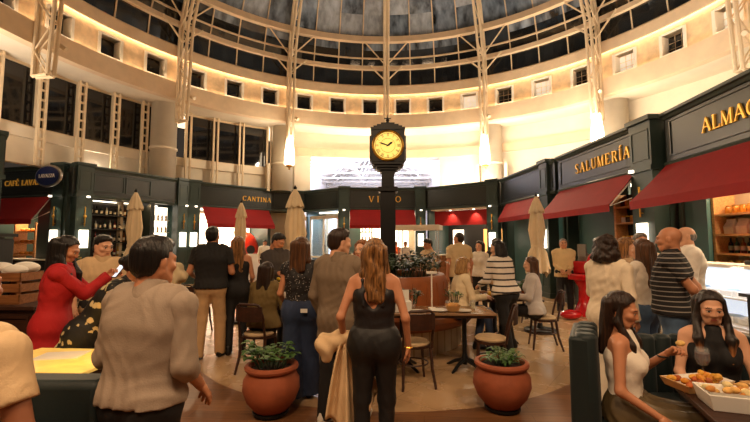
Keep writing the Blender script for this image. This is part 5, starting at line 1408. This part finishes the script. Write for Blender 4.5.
        if kind == 'tank':
            for sg in (-1, 1):
                f.cap(T(1.30, sg*.085, .085), T(1.482, sg*.088, .01), .016, k=.01); f.cap(T(1.482, sg*.088, .01), T(1.42, sg*.085, -.06), .014, k=.01); f.cap(T(1.42, sg*.085, -.06), T(1.24, sg*.07, -.105), .014, k=.01)
            bq = T(1.34, 0, -.13); f.ell(bq, A3(.085, .055, .165)*s, k=0, sub=True) if len(top) > 4 and top[4] == 'lowback' else None
        if kind == 'halter': f.cap(T(1.38, 0, .03), T(1.448, 0, .016), .075*s, .062*s, k=.03)
        Vt, Qt = f.mesh(res, cuts, folds(.008 if kind not in ('tank', 'halter') else .003)); parts = [(Vt, Qt)]
        g = Fld(); sl = {'long': 2, 'rolled': 1.35, 'short': .62, 'cap': .28}.get(kind, 0)
        if sl:
            for k in 'LR':
                sh, eb, wr = arms[k]; gg = (.86 if fem else 1); rin = inf*.6
                f_in = T(1.40, (-1 if k == 'L' else 1)*sw*.55, 0)
                g.cap(f_in, sh, .058*s+rin*.6, .056*s*gg+rin, k=.04)
                if sl <= 1: g.cap(sh, sh+(eb-sh)*sl, .055*s*gg+rin, .052*s*gg+rin*1.15, k=.03, flat=True)
                else:
                    g.cap(sh, eb, .054*s*gg+rin, .047*s*gg+rin, k=.03)
                    t = min(1, sl-1); g.cap(eb, eb+(wr-eb)*(t*.97), .047*s*gg+rin, (.032 if t > .9 else .042)*s*gg+rin, k=.02, flat=True)
            V2, Q2 = g.mesh(res, (), folds(.007)); parts.append((V2, Q2+len(Vt)))
            n = len(Vt)+len(V2)
            c = Fld(); c.cap(T(1.44, 0, -.004), T(1.512 if fem else 1.528, 0, .008), .076*s if fem else .09*s, .066*s if fem else .073*s, k=.02, flat=True); V3, Q3 = c.mesh(res); parts.append((V3, Q3+n))
        np_obj({'tank': 'tank_top', 'halter': 'halter_top'}.get(kind, 'shirt'), np.concatenate([a for a, b in parts]), np.concatenate([b for a, b in parts]), tm, e)
    if apron:
        f = Fld(); torso(f, .022, .9, 1.32); f.cap(T(.62, -.1, .02), T(.62, .1, .02), .13*s, k=.06)
        V, Q = f.mesh(res, [lambda X, Y, Z: -(Y-.02)+0*X]); np_obj('apron', V, Q, apron, e)
    if belt:
        c = Fld(); z = 1.0; c.cap(T(z-.018, -.075, 0), T(z-.018, .075, 0), tw[1][2]*s+.022+(bb-1)*.09, k=.02); c.cap(T(z+.018, -.075, 0), T(z+.018, .075, 0), tw[1][2]*s+.022+(bb-1)*.09, k=.02)
        p0, p1 = T(z-.02), T(z+.02)
        V, Q = c.mesh(.01, [lambda X, Y, Z: p0[2]-Z+0*X+0*Y, lambda X, Y, Z: Z-p1[2]+0*X+0*Y]); np_obj('belt', V, Q, belt, e)
    if shoes:
        for k in 'LR':
            an = legs[k][2]; f = Fld(); f.cap(an+A3(0, -.035*s, -.048*s), an+A3(0, .10*s, -.055*s), .042*s, .040*s, k=.02); f.cap(an+A3(0, .06*s, -.058*s), an+A3(0, .165*s, -.062*s), .04*s, .03*s, k=.02); f.cap(an+A3(0, -.03, -.02), an+A3(0, -.02, .02), .04*s, .042*s, k=.02)
            V, Q = f.mesh(.009, [lambda X, Y, Z: .003-Z+0*X+0*Y]); np_obj('shoe', V, Q, shoes, e)
    e['_w'] = 0; del e['_w']
    W = lambda p: tuple((Matrix.Translation((x, y, z0)) @ Matrix.Rotation(-math.radians(deg), 4, 'Z')) @ Vector(p))
    return dict(e=e, arms={k: tuple(W(q) for q in arms[k]) for k in arms}, hc=W(hc), T=lambda *a: W(T(*a)))
# ================================================================== THE PEOPLE IN THE PHOTO
C_ = {}
def cl(name, col, rough=.8, bump=.12, bs=140, **k):
    if name not in C_: C_[name] = mat('cloth_'+name, col, rough, bump=bump, bs=bs, var=k.pop('var', .08), fold=7, **k)
    return C_[name]
BLK = cl('black', (24, 23, 24)); BLK2 = cl('black_satin', (30, 28, 30), .45); BEI = cl('beige', (206, 176, 134)); JEAN = cl('denim', (92, 118, 150), var=.2, vs=9); DJEAN = cl('dark_denim', (44, 58, 84), var=.15)
SHB = mat('shoe_black', (20, 18, 18), .35); SHW = mat('shoe_white', (226, 220, 210), .5); SHBR = mat('shoe_brown', (84, 52, 34), .4)
DOWN = (.06, .03, -.52)
# foreground, left to right
person('person in a cream polo shirt cut off by the lower left edge, back turned', -1.615, 1.55, 8, 1.90, False, 'brown', ('short', 'black'), ('short', cl('cream_polo', (226, 194, 150)), .86, .02), ('straight', BLK), SHB, sit=.62, lean=-2, L=(.05, .2, -.42), R=(.10, .20, -.40), res=.010)
r = person('woman in a red jacket with long black hair looking at a phone', -2.92, 3.55, 62, 1.69, True, 'tan', ('xlong', 'black'), ('long', cl('red_jacket', (176, 22, 26)), .74, .026), ('slim', BLK), SHB, lean=6, hp=-26, hy=14, L=(-.14, .36, -.03), R=(-.16, .38, -.04), hands=('grip', 'grip'), res=.010)
w = r['arms']['R'][2]; w2_ = r['arms']['L'][2]
ph = empty('phone', ((w[0]+w2_[0])/2+.07, (w[1]+w2_[1])/2+.02, (w[2]+w2_[2])/2+.035), -math.radians(18), label='phone held up by the woman in the red jacket', cat='phone')
Mx_ = Matrix.Rotation(.85, 4, 'X')
obj('case', MB().box((0, 0, 0), (.074, .15, .008), M=Mx_), M['black'], ph, bevel=.003); obj('screen', MB().box((0, 0, .0045), (.066, .136, .001), M=Mx_), mat_emit('phone_screen', (210, 224, 240), .9), ph)
person('waiter in a beige shirt standing behind the phone of the woman in red', -3.09, 4.4, 150, 1.71, False, 'light', ('short', 'black'), ('short', BEI, .9), ('straight', BLK), SHB, hy=-38, hp=-14, L=(.02, .25, -.42), R=(.02, .22, -.42))
person('woman in a black blouse with pale flowers leaning right over the lit table', -2.46, 3.36, 80, 1.65, True, 'tan', ('bun', 'black'), ('long', mat_spots('black_floral', (18, 16, 15), (220, 198, 150), 15, .6), .74, .02), ('straight', BLK), SHB, lean=36, hp=-8, L=(.0, .34, -.36), R=(.0, .32, -.38), res=.010)
person('man in a grey shirt with rolled sleeves seen from behind at the lower left', -1.13, 1.92, 14, 1.66, False, 'tan', ('short', 'black'), ('rolled', cl('grey_shirt', (158, 140, 122), .75), .94, .02), ('straight', BLK), SHB, lean=3, hy=12, hp=-5, L=(.02, .20, -.42), R=(.0, .16, -.44), res=.0085, build=1.04, hands=('relax', 'relax'))
person('man in a black shirt and beige trousers, back turned, a jacket on his arm', -2.44, 5.72, -6, 1.86, False, 'tan', ('short', 'black'), ('short', BLK, .92, .02), ('straight', cl('tan_trousers', (196, 160, 116)), ), SHB, hy=10, L=(.04, .2, -.38), R=(.0, .26, -.32), res=.012, build=1.12, step=.1)
jk = empty('jacket', (-2.84, 5.55, 0), .1, label='cream jacket hung over the arm of the man in the black shirt', cat='jacket')
f = Fld(); f.cap((-.06, .12, 1.14), (.1, -.06, 1.16), .085, .075, k=.05); f.cap((-.03, .0, 1.26), (-.05, -.02, .98), .10, .085, k=.05); V, Q = f.mesh(.012, (), lambda X, Y, Z: .012*np.sin(40*X+18*Z)*np.sin(33*Y+8*Z)); np_obj('cloth', V, Q, cl('cream_jacket', (224, 204, 164)), jk)
f = Fld(); f.cap((-.04, -.01, .95), (0, -.02, .9), .08, .08, k=.05); f.cap((.04, -.02, .9), (.06, -.02, .72), .05, .03, k=.05); V, Q = f.mesh(.012, (), lambda X, Y, Z: .01*np.sin(40*X+18*Z)); np_obj('lining', V, Q, BLK, jk)
person('woman with long fair hair and bare arms standing beside the man in the black shirt', -2.16, 5.98, -14, 1.72, True, 'tan', ('long', 'bronde'), ('tank', BLK, .95, .012), ('slim', BLK), SHB, L=(.05, .2, -.4), R=(.02, .18, -.44), lean=2)
person('man in a dark grey shirt looking down at his hands left of the tall umbrella', -1.62, 6.2, 140, 1.77, False, 'tan', ('short', 'black'), ('long', cl('charcoal_shirt', (66, 60, 58)), .9), ('straight', BLK), SHB, hp=-30, hy=-30, L=(-.08, .3, -.24), R=(-.08, .3, -.24), hands=('grip', 'grip'))
person('seated woman in an olive jacket with a dark bob, back to the camera', -1.55, 5.3, 12, 1.70, True, 'tan', ('midlong', 'dark'), ('long', cl('olive_jacket', (112, 92, 50)), .88, .024), ('slim', BLK), SHB, sit=.49, lean=5, L=(.02, .3, -.3), R=(.02, .3, -.3), hp=-8)
person('woman in a black and white patterned blouse and wide blue trousers, back to the camera', -.86, 4.3, -8, 1.69, True, 'tan', ('midlong', 'brown'), ('cap', mat_spots('mono_pattern', (26, 24, 26), (196, 186, 178), 46, .42), 1.0, .018), ('wide', cl('navy_wide', (40, 54, 84), var=.12)), SHB, hy=22, L=(.03, .2, -.42), R=(.0, .28, -.32), res=.0105)
obj('note', MB().box((0, 0, 0), (.07, .004, .04)), M['paper'], loc=(-.80, 4.135, .93), label='small white tag at the back pocket of the wide blue trousers', cat='tag')
person('man in a grey jacket beside the woman in the black tank top', -.40, 3.72, 28, 1.76, False, 'light', ('short', 'dark'), ('long', cl('grey_jacket', (124, 106, 86)), .76, .02), ('straight', BLK), SHW, hy=32, hp=-6, L=(.04, .08, -.5), R=(-.02, .26, -.36), res=.0095, build=1.06, step=.05)
person('woman with brown curls hidden behind the man in the grey jacket', -.22, 4.55, -150, 1.66, True, 'light', ('curly', 'auburn'), ('long', cl('brown_top', (96, 62, 42)), .9), ('slim', BLK), SHB)
r = person('woman in a black tank top, back turned, holding a beige coat', -.06, 3.02, 4, 1.66, True, 'tan', ('longwavy', 'bronde'), ('tank', BLK2, 1.0, .008, 'lowback'), ('slim', cl('black_trousers', (22, 21, 22), .6)), SHB, hy=-8, L=(.08, .06, -.46), R=(.10, .02, -.5), hands=('grip', 'relax'), res=.0085, step=.03)
w = r['arms']['L'][2]
ct = empty('coat', (w[0]+.02, w[1]-.02, 0), .1, label='beige coat hanging from the hand of the woman in the black tank top', cat='coat')
bc = cl('beige_coat', (222, 190, 146)); z = w[2]
f = Fld(); f.cap((-.16, .03, z-.03), (.0, 0, z+.02), .075, .06, k=.05); f.cap((-.15, 0, z-.06), (-.16, 0, z-.13), .055, .04, k=.05)
V, Q = f.mesh(.010, (), lambda X, Y, Z: .010*np.sin(46*X+19*Z+2)*np.sin(27*Z+20*Y)); np_obj('collar_bundle', V, Q, bc, ct)
def sheet(name, mt, c0, c1, yo, zl):
    q = MB(); nc, nr = 40, 18; vs = []; fs = []
    for j in range(nr+1):
        t = j/nr
        for i in range(nc+1):
            c = c0+(c1-c0)*i/nc; xx = c*(.03+.17*t**.8)+.055*t; L_ = zl(c)
            yy = yo+(.05*sin(c*7.5+.6)+.02*sin(c*15+2*t))*(.35+.65*t)
            vs.append((xx, yy, z+.02-t*L_))
    for j in range(nr):
        for i in range(nc): a = j*(nc+1)+i; fs.append((a, a+nc+1, a+nc+2, a+1))
    q.add(vs, fs); o = obj(name, q, mt, ct, smooth=2); m_ = o.modifiers.new('thickness', 'SOLIDIFY'); m_.thickness = .014
sheet('cloth', bc, -1, 1, -.03, lambda c: .62+.06*cos(c*3.2+.6)-.17*max(0, c)**1.5)
sheet('lining', cl('coat_lining', (236, 226, 208)), -.8, .7, .02, lambda c: .66+.05*cos(c*3+.2)-.12*max(0, c))
obj('bracelet', MB().lathe([(.03, -.006), (.034, 0), (.03, .006), (.028, 0)], 16), M['brass'], smooth=True, loc=r['arms']['R'][2], label='thin bracelet on the right wrist of the woman in the black tank top', cat='bracelet')
# behind the bench
person('waiter in a beige shirt with dark hair behind the planter, looking down to the left', 1.0, 8.75, -120, 1.70, False, 'tan', ('short', 'black'), ('long', BEI, .9), ('straight', BLK), SHB, hp=-18, L=(-.05, .28, -.3), R=(-.05, .28, -.3), res=.014)
person('tall man in a beige short sleeved shirt standing behind the planter, his back turned', 1.58, 8.3, -15, 1.84, False, 'tan', ('crop', 'dark'), ('short', cl('sand_shirt', (222, 196, 150)), .88, .02), ('straight', BLK), SHB, hy=-30, res=.014)
person('blonde woman in a cream sweater sitting on the bench, turned to the right', 1.14, 6.1, 80, 1.70, True, 'light', ('bob', 'blonde'), ('long', cl('cream_sweater', (238, 218, 180)), .9, .026), ('slim', DJEAN), SHB, sit=.53, L=(-.04, .34, -.22), R=(-.02, .32, -.26), hp=-8, lean=8)
person('woman in a white top facing left among the crowd behind the striped jumper', 2.22, 9.2, -140, 1.66, True, 'light', ('long', 'dark'), ('long', cl('white_top', (232, 222, 206)), .9), ('slim', BLK), SHB, res=.014, hp=-8)
person('man with dark hair in the crowd behind the striped jumper', 2.72, 9.6, 170, 1.70, False, 'tan', ('short', 'black'), ('long', cl('dark_shirt', (50, 44, 42)), .9), ('straight', BLK), SHB, res=.014)
person('woman in a white jumper with dark stripes leaning over a table, back to the camera', 1.78, 5.85, -28, 1.68, True, 'light', ('bob', 'black'), ('long', mat_stripes('jumper_stripes', (232, 222, 208), (40, 34, 36), .085, .74, 2), .92, .03), ('slim', BLK), SHW, lean=14, hy=-34, hp=-14, L=(-.02, .30, -.36), R=(.0, .2, -.46), step=.16)
person('woman with dark hair facing left just behind the striped jumper', 2.06, 6.55+.7, -95, 1.70, True, 'light', ('pony', 'dark'), ('long', cl('tan_knit', (190, 150, 110)), .9), ('slim', BLK), SHB, hp=-16)
person('seated woman in a pale grey top with long brown hair, facing left', 2.37, 6.36, -72, 1.76, True, 'light', ('long', 'brown'), ('long', cl('pale_grey_top', (204, 196, 190)), .88, .024), ('slim', BLK), SHB, sit=.5, lean=3, L=(-.02, .3, -.26), R=(0, .3, -.3), hp=-8)
r = person('waiter in a beige jacket and black trousers standing with hands joined by the red slicer', 4.22, 9.44, 196, 1.72, False, 'tan', ('crop', 'grey'), ('long', cl('waiter_beige', (222, 192, 142)), .84, .02), ('straight', BLK), SHB, L=(-.12, .2, -.40), R=(-.12, .2, -.40), hands=('grip', 'grip'), step=.02)
# right-hand group
person('woman in a cream blazer and white trousers with a dark curly bob, turned right', 2.24, 4.05, 58, 1.71, True, 'tan', ('curly', 'dark'), ('long', cl('cream_blazer', (238, 220, 192)), .72, .026), ('straight', cl('cream_trousers', (238, 224, 200))), SHW, L=(-.04, .3, -.2), R=(.06, .05, -.5), hands=('grip', 'relax'), res=.010)
person('woman with shoulder length brown hair raising a hand to her mouth beside the cream blazer', 3.0, 5.0, 118, 1.69, True, 'light', ('midlong', 'bronde'), ('long', cl('taupe_top', (186, 156, 122)), .88), ('slim', BLK), SHB, hp=-12, L=(-.16, .2, .04), R=(-.14, .22, -.02), hands=('grip', 'grip'))
person('grey haired man in the middle of the group on the right, facing the camera', 3.56, 5.6, 190, 1.76, False, 'tan', ('short', 'grey'), ('long', cl('dusty_shirt', (150, 130, 116)), .9), ('straight', BLK), SHB, res=.012)
person('woman in a white top and light jeans with long brown hair, back turned', 2.88, 4.5, -22, 1.67, True, 'light', ('long', 'brown'), ('long', cl('white_knit', (232, 220, 204)), 1.0, .018), ('slim', JEAN), SHW, L=(-.05, .26, -.2), R=(.02, .22, -.36), res=.0105)
person('bald man in a black polo with thin pale stripes and jeans, hands clasped behind him', 2.84, 4.0, -48, 1.79, False, 'tan', (None, None), ('short', mat_stripes('polo_stripes', (30, 28, 30), (158, 150, 142), .045, .8, 2), .92, .022), ('straight', JEAN), SHBR, L=(-.16, -.22, -.44), R=(-.16, -.24, -.44), hands=('grip', 'grip'), build=1.2, res=.0105, hp=-4, elbow=((.9, -.7, 0), (.9, -.7, 0)))
person('balding man in a white shirt behind the bald man in the polo, facing left', 3.78, 5.05, -72, 1.83, False, 'light', ('bald', 'grey'), ('long', cl('white_shirt', (242, 234, 222)), .86, .024), ('straight', DJEAN), SHBR, build=1.15, L=(-.04, .3, -.26), R=(0, .2, -.4), hp=-6)
# seated at the food table
r = person('seated woman in a white sleeveless top and olive skirt on the green armchair', 1.65, 2.82, 126, 1.70, True, 'tan', ('front', 'dark'), ('halter', cl('white_knit_top', (244, 234, 218)), 1.0, .012), ('skirt', mat('cloth_olive_skirt', (98, 82, 54), .5, var=.3, vs=7, bump=.15, bs=40)), SHB, sit=.41, lean=-2, hp=-16, hy=6, L=(.02, .26, -.08), R=(.06, .22, -.40), hands=('grip', 'relax'), res=.0085, elbow=((.5, .1, -1), None), knees=.09)
obj('bracelet', MB().lathe([(.031, -.006), (.036, 0), (.031, .006), (.029, 0)], 16), M['black'], smooth=True, loc=tuple(Vector(r['arms']['L'][2])-(Vector(r['arms']['L'][2])-Vector(r['arms']['L'][1]))*.2), label='dark bracelet on the raised wrist of the woman in the white top', cat='bracelet')
w = Vector(r['arms']['L'][2]); 
obj('bread_piece', MB().ell((0, 0, 0), (.03, .022, .02), 10, 6), fm((232, 190, 110)), smooth=True, loc=w+(w-Vector(r['arms']['L'][1])).normalized()*.105+Vector((0, 0, .012)), label='piece of food held up by the woman in the white top', cat='food')
person('seated woman with long streaked hair in a black halter top, looking down', 2.42, 3.06, 206, 1.70, True, 'light', ('front', 'ombre'), ('halter', BLK, .98, .012), ('slim', BLK), SHB, sit=.40, lean=4, hp=-15, L=(.0, .32, -.32), R=(.0, .30, -.34), res=.0085)
person('person cut off by the right edge, bare forearm beside the food table', 1.6, 1.30, 40, 1.68, True, 'light', ('long', 'dark'), ('cap', cl('plum_top', (120, 70, 66)), .9), ('slim', BLK), SHB, sit=.47, L=(.02, .2, -.4), R=(.02, .25, -.38), res=.011)
# far away at the counters
person('chef in white behind the cantina counter beside the red oven', -5.0, 17.0, 150, 1.72, False, 'tan', ('short', 'black'), ('long', M['white'], .9), ('straight', BLK), SHB, res=.018, hp=-14)
person('counter worker in a white shirt just right of the clock post at the middle stall', .98, 17.0, 185, 1.66, True, 'tan', ('pony', 'dark'), ('long', M['white'], .9), ('straight', BLK), SHB, res=.018)
person('worker in an orange apron at the counter right of the clock post', .62, 17.9+.4, 180, 1.64, False, 'tan', ('short', 'dark'), ('long', cl('orange', (206, 96, 40)), .9), ('straight', BLK), SHB, res=.018)
# ================================================================== LIGHT
w = bpy.data.worlds.new('world'); S.world = w; w.use_nodes = True
bg = w.node_tree.nodes['Background']; bg.inputs[0].default_value = (*lin((170, 150, 132)), 1); bg.inputs[1].default_value = .09
# floodlights on the trusses shine down into the court and up at the gallery
for i in range(-3, 4):
    a = i*BAY; p = rp(a, 9.0, 6.85)
    spot(p, (RX+2.2*sin(a), RY-2.2+2.2*cos(a), 0), 440, (255, 222, 178), 95, .8, .12)
# light of the hall beyond
area((xm, 24, 5.5), 6, 1300, (240, 240, 255), (PI, 0, 0), 6); 
# added fill lights, unseen behind the camera, brighten the foreground
for x in (-3.2, -.4, 2.6): area((x, -.5, 6.0), 1.2, 130, (255, 214, 170), (math.radians(18), 0, 0))
S.view_settings.view_transform = 'Standard'; S.view_settings.look = 'None'; S.view_settings.gamma = 1; S.view_settings.exposure = .18
S.view_settings.use_curve_mapping = False
S.cycles.use_denoising = True
S.cycles.max_bounces = 6; S.cycles.diffuse_bounces = 3; S.cycles.glossy_bounces = 3; S.cycles.transparent_max_bounces = 12
S.cycles.sample_clamp_indirect = 6; S.cycles.caustics_reflective = False; S.cycles.caustics_refractive = False
